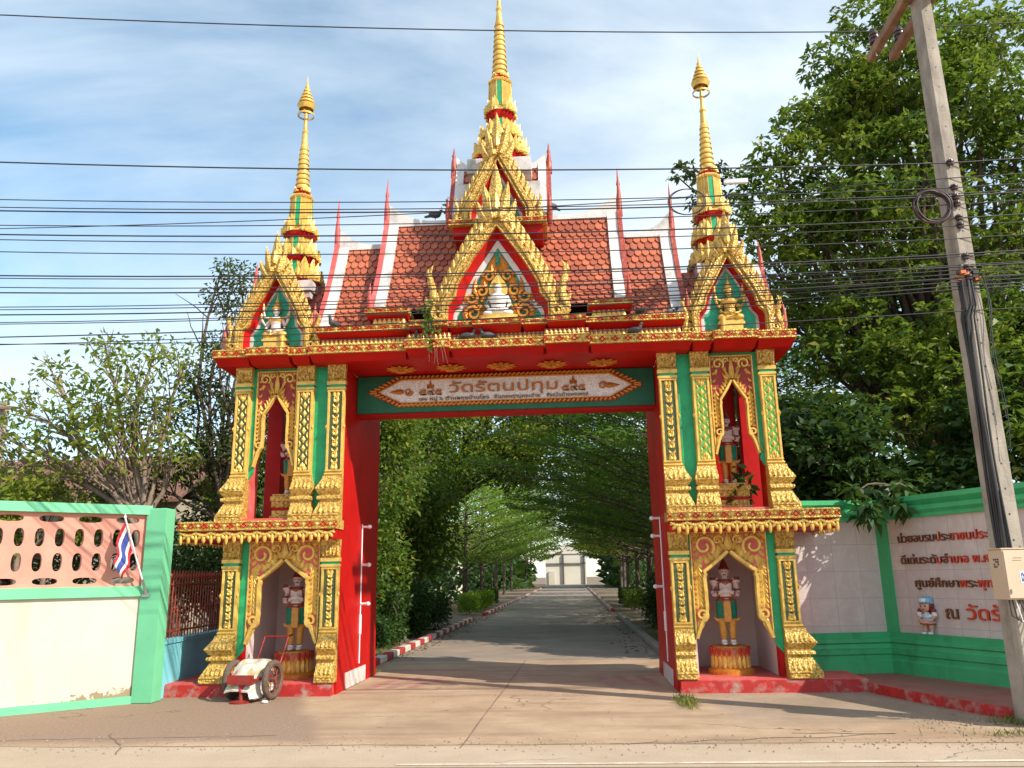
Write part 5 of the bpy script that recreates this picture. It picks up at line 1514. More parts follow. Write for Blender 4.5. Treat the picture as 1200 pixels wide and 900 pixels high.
# sack draped over the tray (rests on the cart: its own thing)
def cloth(nu, nv, fn, th=.012):
    m = MB(); vs = []; fs = []
    for j in range(nv + 1):
        for i in range(nu + 1): vs.append(Vector(fn(i / nu, j / nv)))
    for j in range(nv):
        for i in range(nu): q = j * (nu + 1) + i; fs.append((q, q + 1, q + nu + 2, q + nu + 1))
    m.add(vs, fs, 0, True); m.add([v + Vector((0, 0, -th)) for v in vs], fs, 0, True)
    return m
def sackfn(u, v):
    x = -.24 + .50 * u; y = .28 - .62 * v
    z = .52 - .20 * max(0, v - .3) ** 1.1 - .10 * abs(u - .45) ** 1.5 + .03 * math.sin(u * 9 + v * 3) * math.sin(v * 6)
    if u > .72: z -= (u - .72) * 1.25; x = .12 + (u - .72) * .35
    if v > .6: z -= (v - .6) * .55
    return (x, y, max(.06, z))
sk = thing('plastic_sack', wloc(CT) + Vector((0, 0, .3)), 'crumpled white printed plastic sack draped over the handcart', 'sack', rz=R_(-8))
s_ = cloth(22, 20, sackfn); s_.v = [(a, b, c - .3) for a, b, c in s_.v]; s_.build('sheet', ['sack'], sk, local=True)
s_ = MB(); s_.ell((-.0, .12, .07), (.17, .16, .12), 0, 14, 9); s_.build('bulging_fill', ['sack'], sk, local=True)
lt_ = MB()
lt_.ell((-3.19, -.72, .02), (.05, .04, .022), 0, 9, 6); tag(lt_.build('litter', ['label_white'], None, (-3.19, -.72, 0)), 'scrap of white litter on the ground before the handcart', 'litter')

# --- flag
M['flag_red'] = mat('red_flag_cloth', (0.52, 0.03, 0.045), 0.8, 0, 0.1, 20); M['flag_white'] = mat('white_flag_cloth', (0.78, 0.77, 0.76), 0.8); M['flag_blue'] = mat('blue_flag_cloth', (0.05, 0.09, 0.36), 0.8)
FL = thing('flag', (-4.98, -.70, 1.45), 'Thai flag on a short pole fixed to the mint green pier', 'flag')
b0 = Vector((-4.99, -.70, 1.45)); b1 = Vector((-5.18, -1.10, 2.50))
m = MB(); m.tube([b0, b1], .013, 8, 0); m.tube([b0 - (b1 - b0) * .02, b0 + (b1 - b0) * .2], .019, 8, 1); m.lathe([(.02, 0), (.012, .03), (.002, .07)], tuple(b1), 8, 0); m.build('pole', ['label_white', 'steel'], FL)
m = MB(); m.box(-5.05, -4.94, -.715, -.69, 1.42, 1.46, 0); m.build('bracket', ['steel'], FL)
m = MB(); NU, NV = 20, 12; vs = []
hoist0 = b1 - (b1 - b0) * .03; hoist1 = b1 - (b1 - b0) * .42
for j in range(NV + 1):
    v = j / NV; h = hoist0 + (hoist1 - hoist0) * v
    for i in range(NU + 1):
        u = i / NU
        droop = u ** .8 * .58 * (1 - .30 * v)
        vs.append(h + Vector((-.13 * u ** .7 - .03 * math.sin(u * 5 + v * 2), .035 * math.sin(u * 11 + v * 2.5) * u, -droop + .08 * (1 - u) * u)))
fs = []; mi = []
for j in range(NV):
    for i in range(NU):
        q = j * (NU + 1) + i; fs.append((q, q + 1, q + NU + 2, q + NU + 1)); mi.append((0, 0, 1, 1, 2, 2, 2, 2, 1, 1, 0, 0)[j])
bse = len(m.f); m.add(vs, fs, 0, True); m.m[bse:] = mi
m.build('cloth', ['flag_red', 'flag_white', 'flag_blue'], FL)

# --- doll leaning on the wall moulding
M['doll_skin'] = mat('doll_skin_paint', (0.66, 0.36, 0.25), 0.4); M['doll_hair'] = mat('doll_hair_paint', (0.20, 0.025, 0.018), 0.35, 0, 0.2, 20); M['doll_blue'] = mat('doll_light_blue', (0.22, 0.45, 0.62), 0.4); M['doll_white'] = mat('doll_white', (0.74, 0.74, 0.72), 0.4)
m = MB()
for d in (-1, 1):
    m.tube([(d * .045, -.02, .0), (d * .045, -.0, .05), (d * .046, .0, .10), (d * .045, .0, .2)], [.03, .026, .034, .042], 10); m.ell((d * .047, -.03, .02), (.033, .05, .022))
    m.tube([(d * .06, 0, .265), (d * .105, -.01, .24), (d * .10, -.05, .20), (d * .05, -.075, .19)], [.026, .024, .02, .018], 8)
    for k in range(3): m.ell((d * (.105 + .008 * k), .0, .33 - .035 * k), (.034, .04, .035))
m.lathe([(.11, .14), (.105, .16), (.07, .22), (.058, .25), (.065, .28), (.03, .30), (.028, .32)], (0, 0, 0), 18)
m.ell((0, -.01, .385), (.088, .08, .085)); m.ell((0, .015, .405), (.105, .088, .09)); m.ell((0, -.085, .375), (.012, .012, .012))
m.lathe([(.098, .435), (.10, .47), (.09, .505), (.06, .52), (.01, .525)], (0, .0, 0), 20); m.ell((0, -.085, .445), (.07, .05, .012))
def dreg(x, y, z):
    if z > .432: return 3 if (abs(x) < .05 and .455 < z < .50 and y < 0) else 2
    if z > .31:
        if y < -.045 and abs(x) < .072 and z < .428:
            if abs(abs(x) - .035) < .013 and abs(z - .392) < .012: return 4
            if abs(x) < .016 and abs(z - .345) < .007: return 1
            return 0
        return 1
    if z < .035: return 3
    if z < .055: return 2
    if z < .14: return 0
    if z < .155: return 1
    if abs(x) > .085 and z < .26: return 0
    if y < -.06 and z < .215: return 0
    return 3 if (z > .24 or z < .17) else 2
o = bpy.data.objects.new('doll_figure', blob(m, .007, ['doll_skin', 'doll_hair', 'doll_blue', 'doll_white', 'black'], dreg, 2)); COL.objects.link(o)
DL = Vector((5.81, 1.08, 0)) + Vector((.4245, -.9054, 0)) * .76 + Vector((-.9054, -.4245, 0)) * .062
o.location = (DL.x, DL.y, .70); o.rotation_euler = (R_(-2), 0, A2 + R_(8))
tag(o, 'small girl doll in a light blue cap standing below the wall lettering', 'doll')

# --- bulb fittings down the passage piers
for s, y, zs in ((-1, 1.35, (2.46, 1.84, 1.22)), (1, 1.12, (2.48, 2.20, 1.42))):
    t = thing('bulb_conduit', (s * 2.455, y, .3), 'plastic conduit with white bulbs on the ' + ('sunlit red pier behind the handcart' if s < 0 else 'shaded red pier by the drive'), 'light fitting')
    m = MB(); x = s * 2.445
    m.tube([(x, y, .3), (x, y, 2.5)], .012, 8, 0); m.tube([(x, y, .75), (x, y, 1.05)], .026, 8, 0); m.build('pipe', ['label_white'], t)
    for z in zs:
        m = MB(); m.tube([(x, y, z), (x - s * .07, y, z), (x - s * .09, y, z)], [.02, .02, .026], 8, 0); m.ell((x - s * .125, y, z), (.04, .034, .034), 0, 12, 8); m.build('bulb', ['label_white'], t)

# --- pigeons
M['pigeon'] = mat('dark_pigeon_feathers', (0.055, 0.055, 0.065), 0.6, 0, 0.3, 30)
def pigeon_mesh():
    m = MB()
    m.ell((0, 0, .085), (.05, .10, .055)); m.tube([(0, -.07, .10), (0, -.095, .145), (0, -.10, .165)], [.036, .026, .022], 8); m.ell((0, -.105, .175), (.024, .03, .024)); m.tube([(0, -.125, .172), (0, -.15, .166)], [.008, .003], 6)
    m.tube([(0, .06, .08), (0, .13, .055), (0, .19, .04)], [.035, .026, .02], 8)
    for d in (-1, 1):
        m.ell((d * .042, .02, .09), (.016, .10, .042)); m.tube([(d * .018, 0, .05), (d * .018, -.005, .0)], .007, 5); m.tube([(d * .018, .01, .004), (d * .018, -.03, .004)], .006, 5)
    return blob(m, .008, ['pigeon'], lambda x, y, z: 0, 2)
pm_ = pigeon_mesh()
for x, y, z, rz, lab in ((-1.19, 1.0, 7.78, 100, 'pigeon on the white ridge left of the upper gable'), (.86, .9, 7.80, -60, 'pigeon perched right beside the upper gable corner'), (-2.62, -.1, 5.47, -20, 'pigeon on the eave by the foot of the left white verge'), (-1.72, .02, 5.47, 70, 'pigeon under the left raised eave block'), (-1.30, -.2, 5.14, 30, 'pigeon in shadow left of the hanging vine on the cornice'), (-.46, -.24, 5.14, 80, 'left pigeon of the pair below the white Buddha'), (-.16, -.24, 5.14, -70, 'right pigeon of the pair below the white Buddha'), (2.1, -.2, 5.14, 60, 'pigeon on the cornice right of the central pediment'), (2.20, -.1, 5.47, 200, 'pigeon at the foot of the right roof slope'), (2.93, .0, 6.3, 120, 'pigeon against the right pavilion roof')):
    if z == 6.3: z = 5.47; x = 2.70; lab = 'pigeon beside the right pavilion gable on the eave'
    o = bpy.data.objects.new('pigeon', pm_); COL.objects.link(o); o.location = (x, y, z); o.rotation_euler.z = R_(rz); tag(o, lab, 'bird', 'pigeons on the gate')
# ================================================================ TREES AND PLANTS
def leaf_mat(name, c0, c1, c2=None, trans=0.35, rough=0.45):
    m = bpy.data.materials.new(name); m.use_nodes = True
    n, l = m.node_tree.nodes, m.node_tree.links
    n.clear()
    out = n.new('ShaderNodeOutputMaterial')
    g = n.new('ShaderNodeNewGeometry')
    col = mixc(n, l, g.outputs['Random Per Island'], c0, c1)
    if c2:
        gt = ramp(n, l, g.outputs['Random Per Island'], 0.93, 0.97)
        col = mixc(n, l, gt, col, c2)
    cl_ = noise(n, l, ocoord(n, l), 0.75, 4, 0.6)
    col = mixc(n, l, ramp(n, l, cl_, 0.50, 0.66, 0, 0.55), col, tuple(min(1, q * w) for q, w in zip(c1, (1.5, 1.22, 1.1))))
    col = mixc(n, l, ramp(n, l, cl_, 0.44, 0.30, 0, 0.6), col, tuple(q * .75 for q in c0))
    p = n.new('ShaderNodeBsdfPrincipled'); p.inputs['Roughness'].default_value = rough; p.inputs['Specular IOR Level'].default_value = 0.35
    l.new(col, p.inputs['Base Color'])
    t = n.new('ShaderNodeBsdfTranslucent')
    tcol = mixc(n, l, 0.5, col, (0.20, 0.30, 0.03)); l.new(tcol, t.inputs['Color'])
    mx = n.new('ShaderNodeMixShader'); mx.inputs[0].default_value = trans
    l.new(p.outputs[0], mx.inputs[1]); l.new(t.outputs[0], mx.inputs[2]); l.new(mx.outputs[0], out.inputs[0])
    return m
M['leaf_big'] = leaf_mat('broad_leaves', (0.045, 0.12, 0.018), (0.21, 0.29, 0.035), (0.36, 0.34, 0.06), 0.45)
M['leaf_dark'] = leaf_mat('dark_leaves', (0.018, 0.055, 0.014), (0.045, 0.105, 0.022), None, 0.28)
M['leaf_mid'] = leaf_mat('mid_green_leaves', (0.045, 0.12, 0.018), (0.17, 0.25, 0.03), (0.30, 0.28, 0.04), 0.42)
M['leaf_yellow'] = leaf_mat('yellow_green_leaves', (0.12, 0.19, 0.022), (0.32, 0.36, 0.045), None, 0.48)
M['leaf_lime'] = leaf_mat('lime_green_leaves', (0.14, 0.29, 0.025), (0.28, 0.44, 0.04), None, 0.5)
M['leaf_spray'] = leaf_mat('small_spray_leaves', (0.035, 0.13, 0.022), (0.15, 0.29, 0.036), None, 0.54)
M['leaf_olive'] = leaf_mat('olive_leaves', (0.045, 0.075, 0.02), (0.10, 0.13, 0.035), None, 0.3)
M['bark'] = mat('grey_brown_bark', (0.11, 0.08, 0.06), 0.95, 0, 0.3, 8, (0.05, 0.04, 0.03), 0.7, 5, 0.5, 0.5, 25)
M['twig'] = mat('dry_grey_twigs', (0.23, 0.17, 0.125), 0.95, 0, 0.3, 8)
RNG = np.random.default_rng(11)

def leaf_mesh(name, P, D, size, aspect, mat_, up=0.6, fold=0.18, jitter=0.35):
    """one mesh of many leaf blades: P positions, D rough growth directions"""
    N = len(P)
    D = D / (np.linalg.norm(D, axis=1, keepdims=True) + 1e-9)
    D = D + RNG.normal(0, jitter, (N, 3)); D /= np.linalg.norm(D, axis=1, keepdims=True)
    U = RNG.normal(0, 1 - up, (N, 3)); U[:, 2] += up
    S = np.cross(D, U); S /= (np.linalg.norm(S, axis=1, keepdims=True) + 1e-9)
    Nn = np.cross(S, D)
    L = size * RNG.uniform(.45, 1.3, (N, 1)); Wd = L * aspect
    V = np.empty((N, 4, 3))
    V[:, 0] = P
    V[:, 1] = P + D * L * .48 + S * Wd * .5 + Nn * L * fold
    V[:, 2] = P + D * L - Nn * L * .08
    V[:, 3] = P + D * L * .48 - S * Wd * .5 + Nn * L * fold
    me = bpy.data.meshes.new(name)
    me.vertices.add(N * 4); me.vertices.foreach_set('co', V.reshape(-1))
    me.loops.add(N * 4); me.loops.foreach_set('vertex_index', np.arange(N * 4, dtype=np.int32))
    me.polygons.add(N); me.polygons.foreach_set('loop_start', np.arange(0, N * 4, 4, dtype=np.int32))
    me.update(calc_edges=True)
    me.materials.append(M[mat_])
    return me

def add_mesh(name, me, parent=None):
    o = bpy.data.objects.new(name, me); COL.objects.link(o)
    if parent: o.parent = parent; o.location = -wloc(parent)
    return o

def clump_leaves(centers, radii, n, flat=0.6, rosette=0, shell=0.5):
    """leaf positions and directions in clumps; rosette>0 groups leaves in whorls at twig ends"""
    C = np.array(centers, float); Rr = np.array(radii, float)
    w = Rr ** 2; w /= w.sum()
    if rosette:
        k = n // rosette
        idx = RNG.choice(len(C), k, p=w)
        d = RNG.normal(0, 1, (k, 3)); d /= np.linalg.norm(d, axis=1, keepdims=True)
        r = RNG.uniform(shell, 1, (k, 1)) ** .6
        p = C[idx] + d * r * Rr[idx, None] * np.array([1, 1, flat])
        P = np.repeat(p, rosette, 0) + RNG.normal(0, .02, (k * rosette, 3))
        az = RNG.uniform(0, 2 * np.pi, (k, 1)) + np.arange(rosette)[None] * 2 * np.pi / rosette + RNG.normal(0, .25, (k, rosette))
        az = az.reshape(-1)
        D = np.stack([np.cos(az), np.sin(az), RNG.uniform(-.7, .45, len(az))], 1) + np.repeat(d, rosette, 0) * .35
        return P, D
    idx = RNG.choice(len(C), n, p=w)
    d = RNG.normal(0, 1, (n, 3)); d /= np.linalg.norm(d, axis=1, keepdims=True)
    r = RNG.uniform(0, 1, (n, 1)) ** .45
    P = C[idx] + d * r * Rr[idx, None] * np.array([1, 1, flat])
    D = d * np.array([1, 1, .4]) + RNG.normal(0, .5, (n, 3)) + np.array([0, 0, -.25])
    return P, D

SUBMAX = .9
def limb(mb, a, b, r0, r1, n=7, bow=.12, sub=0):
    a, b = Vector(a), Vector(b); L = (b - a).length
    off = Vector((random.uniform(-1, 1), random.uniform(-1, 1), random.uniform(.0, 1))) * L * bow
    pts = []; rad = []
    for i in range(n + 1):
        t = i / n
        p = a.lerp(b, t) + off * math.sin(t * math.pi) + Vector((random.uniform(-1, 1), random.uniform(-1, 1), random.uniform(-1, 1))) * L * .018
        pts.append(p); rad.append(r0 + (r1 - r0) * t)
    pts[0] = a
    mb.tube(pts, rad, 7, 0)
    for k in range(sub):
        t = random.uniform(.4, .95); i = int(t * n)
        d = (b - a).normalized() + Vector((random.uniform(-1, 1), random.uniform(-1, 1), random.uniform(-.5, 1))) * .9
        limb(mb, pts[i], pts[i] + d.normalized() * min(L * random.uniform(.2, .4), SUBMAX), rad[i] * .6, .006, 5, .1, 0)
    return pts

def tree(name, base, label, cat, clumps, leafn, size, aspect, lm, trunk_r, fork=.35, flat=.65, rosette=0, group=None, up=.55, sub=3, shell=.5, bark='bark', lean=(0, 0), multi=1, extra=None):
    """trunk with limbs to every clump, crown of leaf blades. clumps: [(x,y,z,r)] world"""
    root = thing(name, base, label, cat, group)
    b = MB(); base = Vector(base)
    cz = np.array(clumps, float)
    top = Vector((cz[:, 0].mean(), cz[:, 1].mean(), cz[:, 2].mean()))
    forks = []
    for k in range(multi):
        o = Vector((random.uniform(-.25, .25), random.uniform(-.25, .25), 0)) if multi > 1 else Vector((0, 0, 0))
        f = base + o + Vector((lean[0] + (top.x - base.x) * .2 + o.x, lean[1] + (top.y - base.y) * .2 + o.y, (top.z - base.z) * fork))
        pts = [base + o + Vector((0, 0, -.1)), base + o + Vector((0, 0, .12)), (base + o).lerp(f, .5) + Vector((random.uniform(-.1, .1), random.uniform(-.1, .1), 0)), f]
        b.tube(pts, [trunk_r * 1.5, trunk_r * 1.05, trunk_r * .9, trunk_r * .8], 10, 0)
        forks.append(f)
    for i, (x, y, z, r) in enumerate(clumps):
        f = forks[i % len(forks)]
        c = Vector((x, y, z))
        limb(b, f, c, trunk_r * .5, .02, 7, .1, sub)
    b.build('trunk', [bark], root)
    P, D = clump_leaves([c[:3] for c in clumps], [c[3] for c in clumps], leafn, flat, rosette, shell)
    if extra is not None: P = np.concatenate([P, extra[0]]); D = np.concatenate([D, extra[1]])
    add_mesh('crown', leaf_mesh('crown', P, D, size, aspect, lm, up), root)
    return root

def ball_clumps(c, rad, n, r, zmin=None, seed=0):
    g = np.random.default_rng(seed); out = []
    while len(out) < n:
        d = g.normal(0, 1, 3); d /= np.linalg.norm(d); t = g.uniform(.35, 1) ** .5
        p = np.array(c) + d * t * np.array(rad)
        if zmin is not None and p[2] < zmin: continue
        out.append((p[0], p[1], p[2], r * g.uniform(.65, 1.3)))
    return out

# --- the big tree at the right: a tall crown of whorled leaves
cl = ball_clumps((11.2, 7.2, 10.0), (5.0, 2.6, 5.4), 64, 1.05, 4.8, 3)
cl += [(5.9, 6.0, 10.3, .8), (6.3, 5.8, 9.3, .9), (6.9, 5.9, 11.2, .8), (5.5, 6.0, 8.7, .6), (7.6, 6.2, 12.4, .9), (8.6, 6.4, 13.4, .9), (9.4, 6.2, 14.4, .9), (10.6, 6.2, 14.6, 1.0), (8.4, 6, 11.6, .9), (6.0, 6.2, 7.6, .8), (6.8, 5.8, 8.3, 1.0), (7.6, 5.2, 9.6, 1.1), (7.4, 5.4, 7.0, 1.0), (8.4, 5.2, 8.2, 1.0), (9.5, 4.8, 6.4, 1.0), (10.5, 4.6, 8.2, 1.1), (11.8, 4.4, 10.2, 1.1), (12.5, 5.2, 12.6, 1.0), (9.2, 5.0, 11.0, 1.0), (11.6, 4.6, 6.4, 1.0), (8.0, 5.2, 6.0, 1.0), (6.6, 5.6, 6.2, .9), (9.0, 4.6, 9.4, 1.0), (10.4, 4.8, 12.0, 1.1), (7.0, 7.0, 9.6, 1.0), (8.4, 7.4, 7.6, 1.1), (9.8, 7.6, 9.6, 1.2), (7.6, 4.2, 4.6, .9), (8.8, 4.0, 5.0, 1.0), (9.8, 4.0, 4.2, 1.0), (8.0, 4.2, 5.8, .9), (10.8, 3.8, 5.4, 1.0), (6.4, 4.6, 4.6, .8), (9.0, 3.9, 6.6, .9), (12.0, 4.0, 4.6, 1.0), (10.0, 4.2, 7.2, .9), (7.0, 6, 12.4, .7), (6.4, 6, 11.5, .7), (7.9, 6.2, 14.0, .8), (8.9, 6, 15.2, .9), (10, 6.2, 15.8, .9), (5.7, 6, 11.0, .5), (5.35, 6, 9.7, .6), (5.2, 6, 8.2, .5), (5.6, 6, 7.3, .6), (11.8, 5.8, 14.2, 1.0), (13, 5.5, 11.4, 1.1), (13, 5.2, 8.6, 1.1), (8.3, 6, 12.9, .8)]
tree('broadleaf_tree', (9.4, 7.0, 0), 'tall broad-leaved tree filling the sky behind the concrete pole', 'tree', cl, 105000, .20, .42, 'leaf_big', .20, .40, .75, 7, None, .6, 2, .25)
# --- low dark trees behind the marble wall
cl = ball_clumps((7.3, 4.0, 3.6), (2.4, 1.2, 1.5), 26, .85, 1.6, 5)
tree('dark_leaved_tree', (7.4, 4.2, 0), 'low dark leafy tree just behind the marble wall', 'tree', cl, 17000, .22, .42, 'leaf_dark', .10, .4, .75, 6, None, .55, 3, .3, multi=3)
cl = ball_clumps((10.2, 2.6, 3.4), (2.4, 1.6, 2.0), 22, .9, 1.2, 6)
tree('dark_leaved_tree', (10.6, 2.9, 0), 'dark leafy tree behind the lettered wall, right of the pole', 'tree', cl, 14000, .24, .42, 'leaf_mid', .12, .4, .75, 6, None, .55, 3, .3, multi=2)
cl = ball_clumps((5.6, 6.6, 3.0), (1.6, 1.6, 2.2), 16, .9, .8, 8)
tree('dark_leaved_tree', (5.6, 6.8, 0), 'shaded leafy tree close behind the right tower', 'tree', cl, 12000, .20, .42, 'leaf_dark', .10, .35, .8, 6, None, .55, 3, .3, multi=2)
# branch hanging over the wall, sprig behind the right spire
rt = thing('overhanging_branch', (6.6, 1.8, 2.6), 'leafy branch hanging over the marble wall next to the gate', 'branch')
b = MB()
tips = []
for e in ((5.65, .45, 2.62), (5.45, .40, 2.45), (5.85, .35, 2.5), (5.70, .55, 2.85), (5.40, .62, 2.75), (5.95, .6, 2.8)):
    limb(b, (6.6, 1.8, 2.9), e, .03, .008, 6, .08); tips.append((*e, .16))
b.build('stem', ['bark'], rt)
P, D = clump_leaves([t[:3] for t in tips], [t[3] for t in tips], 260, .8, 9, 0)
D[:, 2] -= .75
add_mesh('foliage', leaf_mesh('foliage', P, D, .24, .36, 'leaf_dark', .6), rt)
cl = [(4.4, 8.2, 12.25, .35), (4.9, 8.0, 12.0, .35), (5.35, 8.1, 12.1, .4), (4.6, 8.0, 11.3, .3), (5.3, 8.0, 11.3, .4), (4.9, 8.2, 10.7, .35), (5.5, 8.2, 10.4, .4), (4.85, 8.1, 9.8, .35), (5.3, 8, 9.0, .5), (5.2, 8.2, 8.0, .7), (5.0, 8, 7.0, .8), (5.6, 8, 6.2, .8)]
tree('slender_tree', (5.6, 8.8, 0), 'thin-crowned tree showing behind the right gilded spire', 'tree', cl, 3000, .20, .40, 'leaf_olive', .09, .55, .8, 6, None, .55, 0, .2)

# --- through the arch, left: dense small-leaved trees and a hedge of shrubs
cl = ball_clumps((-5.0, 8.0, 4.0), (2.2, 2.6, 3.2), 34, 1.05, .5, 12)
tree('dense_tree', (-5.2, 7.6, 0), 'dense dark small-leaved tree inside the gate behind the left pier', 'tree', cl, 30000, .15, .45, 'leaf_mid', .14, .3, .85, 0, None, .5, 2)
cl = ball_clumps((-5.2, 14.5, 5.4), (2.6, 3.0, 4.0), 34, 1.2, .8, 13)
tree('dense_tree', (-5.6, 14.0, 0), 'bushy yellow-tinged tree second in line on the left of the drive', 'tree', cl, 26000, .19, .45, 'leaf_mid', .15, .3, .85, 0, None, .5, 2)
cl = ball_clumps((-2.6, 19.5, 8.0), (4.0, 3.0, 2.6), 36, 1.3, 4.8, 14)
tree('dense_tree', (-5.4, 20.5, 0), 'tall yellow-green sunlit tree over the left side of the drive', 'tree', cl, 30000, .22, .45, 'leaf_yellow', .18, .45, .7, 0, None, .5, 2)
for i, (x, y, r, lab) in enumerate(((-3.9, 5.6, .8, 'low dark shrub by the first kerb blocks on the left'), (-3.9, 8.4, .95, 'round dark shrub second along the left kerb'), (-4.0, 11.6, 1.0, 'dark shrub third along the left kerb'), (-4.0, 15.0, 1.0, 'dark shrub fourth along the left kerb before the side path'))):
    tree('shrub', (x, y, 0), lab, 'shrub', ball_clumps((x, y, .75), (r * .8, 1.3, .65), 10, .5, .2, 20 + i), 6000, .12, .45, 'leaf_dark', .03, .3, .9, 0, 'shrubs along the left kerb', .5, 1, multi=3)

# --- right of the drive: layered umbrella trees
def umbrella_tree(x, y, h, reach, lab, n, layers, lm='leaf_spray', size=.10, seed=1, toward=-1, r=.13, detail=True):
    g = np.random.default_rng(seed)
    root = thing('umbrella_tree', (x, y, 0), lab, 'tree', 'layered umbrella trees lining the drive')
    b = MB(); top = Vector((x + .1, y, h))
    b.tube([(x, y, -.1), (x, y, .15), (x + .05, y, h * .3), (x + .1, y, h * .65), top], [r * 1.5, r * 1.1, r, r * .7, .03], 9, 0)
    Ps = []; Ds = []
    for k in range(layers):
        z = h * (.36 + .62 * k / (layers - 1)); R = reach * (1 - .45 * (k / (layers - 1)) ** 2.2) * (.72 + .28 * min(1, k / 2))
        nb = 7 if detail else 5
        for q in range(nb):
            a = 2 * math.pi * (q + .37 * k) / nb + g.uniform(-.2, .2)
            Lb = R * g.uniform(.75, 1.1)
            e = Vector((x + math.cos(a) * Lb, y + math.sin(a) * Lb, z + Lb * .13))
            s0 = Vector((x + .06, y, z - .15 * Lb))
            pts = limb(b, s0, e, r * .38 * (1 - .5 * k / layers), .010, 7, .04, 0)
            nl = int(n / (layers * nb) * (Lb / R))
            # flat sprays along the outer two thirds
            t = g.uniform(.25, 1.0, nl) ** .8
            i0 = np.clip((t * 7).astype(int), 0, 6); fr_ = t * 7 - i0
            A = np.array([tuple(p) for p in pts]); pos = A[i0] * (1 - fr_[:, None]) + A[np.clip(i0 + 1, 0, 7)] * fr_[:, None]
            side = g.normal(0, 1, nl) * (.16 + .42 * t * (1.15 - t) * 2) * Lb * .42
            perp = np.array([-math.sin(a), math.cos(a), 0])
            pos = pos + perp[None] * side[:, None] + np.stack([g.normal(0, .03, nl), g.normal(0, .03, nl), .05 + g.normal(0, .055, nl) - np.abs(side) * .05], 1)
            dr = np.stack([math.cos(a) + perp[0] * np.sign(side) * .8, math.sin(a) + perp[1] * np.sign(side) * .8, g.normal(.05, .2, nl)], 1)
            Ps.append(pos); Ds.append(dr)
            if detail:
                for m_ in range(3):
                    tt = .4 + .2 * m_; i = int(tt * 7); p = pts[i]
                    for sg in (-1, 1):
                        limb(b, p, p + Vector((math.cos(a + sg * .8), math.sin(a + sg * .8), .1)) * Lb * .32, .012, .004, 3, .03)
    b.build('trunk', ['bark'], root)
    P = np.concatenate(Ps); D = np.concatenate(Ds)
    add_mesh('crown', leaf_mesh('crown', P, D, size, .45, lm, .85, .1, .3), root)
umbrella_tree(4.5, 13.0, 8.0, 6.6, 'nearest layered umbrella tree reaching over the drive on the right', 64000, 10, size=.14, seed=3)
umbrella_tree(4.7, 21.0, 8.6, 6.8, 'second layered umbrella tree on the right of the drive', 40000, 9, size=.18, seed=4)
umbrella_tree(4.9, 30.0, 8.6, 6.6, 'third layered umbrella tree on the right, paler green', 24000, 8, 'leaf_mid', .22, 5)
umbrella_tree(5.0, 39.0, 8.6, 6.4, 'fourth layered umbrella tree on the right with yellowish leaves', 16000, 7, 'leaf_yellow', .26, 6, detail=False)
umbrella_tree(5.2, 50.0, 9.0, 6.4, 'fifth and farthest umbrella tree clear to see on the right', 12000, 7, 'leaf_yellow', .32, 7, detail=False)
umbrella_tree(-4.6, 31.0, 6.6, 4.2, 'lime green umbrella tree just past the left side path', 12000, 8, 'leaf_lime', .18, 8, detail=False)
umbrella_tree(-4.7, 40.0, 8.0, 5.6, 'second lime green umbrella tree on the left', 9000, 8, 'leaf_lime', .22, 9, detail=False)
umbrella_tree(-4.9, 52.0, 9.5, 6.2, 'third lime green umbrella tree on the left', 8000, 8, 'leaf_lime', .26, 10, detail=False)
umbrella_tree(-5.4, 66.0, 11.0, 6.6, 'far umbrella tree at the left near the end of the drive', 7000, 8, 'leaf_mid', .34, 11, detail=False)
umbrella_tree(5.8, 64.0, 11.0, 6.6, 'far umbrella tree at the right near the end of the drive', 7000, 8, 'leaf_mid', .34, 12, detail=False)
umbrella_tree(-6.0, 84.0, 13.0, 6.2, 'tree left of the pale end wall of the drive', 6000, 8, 'leaf_mid', .42, 13, detail=False)
umbrella_tree(6.6, 82.0, 13.0, 6.0, 'tree right of the pale end wall of the drive', 6000, 8, 'leaf_spray', .42, 14, detail=False)
umbrella_tree(-5.6, 108.0, 12.0, 6.8, 'tree just left of the pale end wall, low branches', 6000, 8, 'leaf_lime', .5, 15, detail=False)
umbrella_tree(6.8, 106.0, 12.0, 6.6, 'tree just right of the pale end wall, low branches', 6000, 8, 'leaf_yellow', .5, 16, detail=False)
umbrella_tree(-6.2, 134.0, 13.0, 7.0, 'last tree on the left by the end of the drive', 5000, 8, 'leaf_mid', .6, 17, detail=False)
umbrella_tree(7.0, 132.0, 13.0, 6.4, 'last tree on the right by the end of the drive', 5000, 8, 'leaf_mid', .6, 18, detail=False)
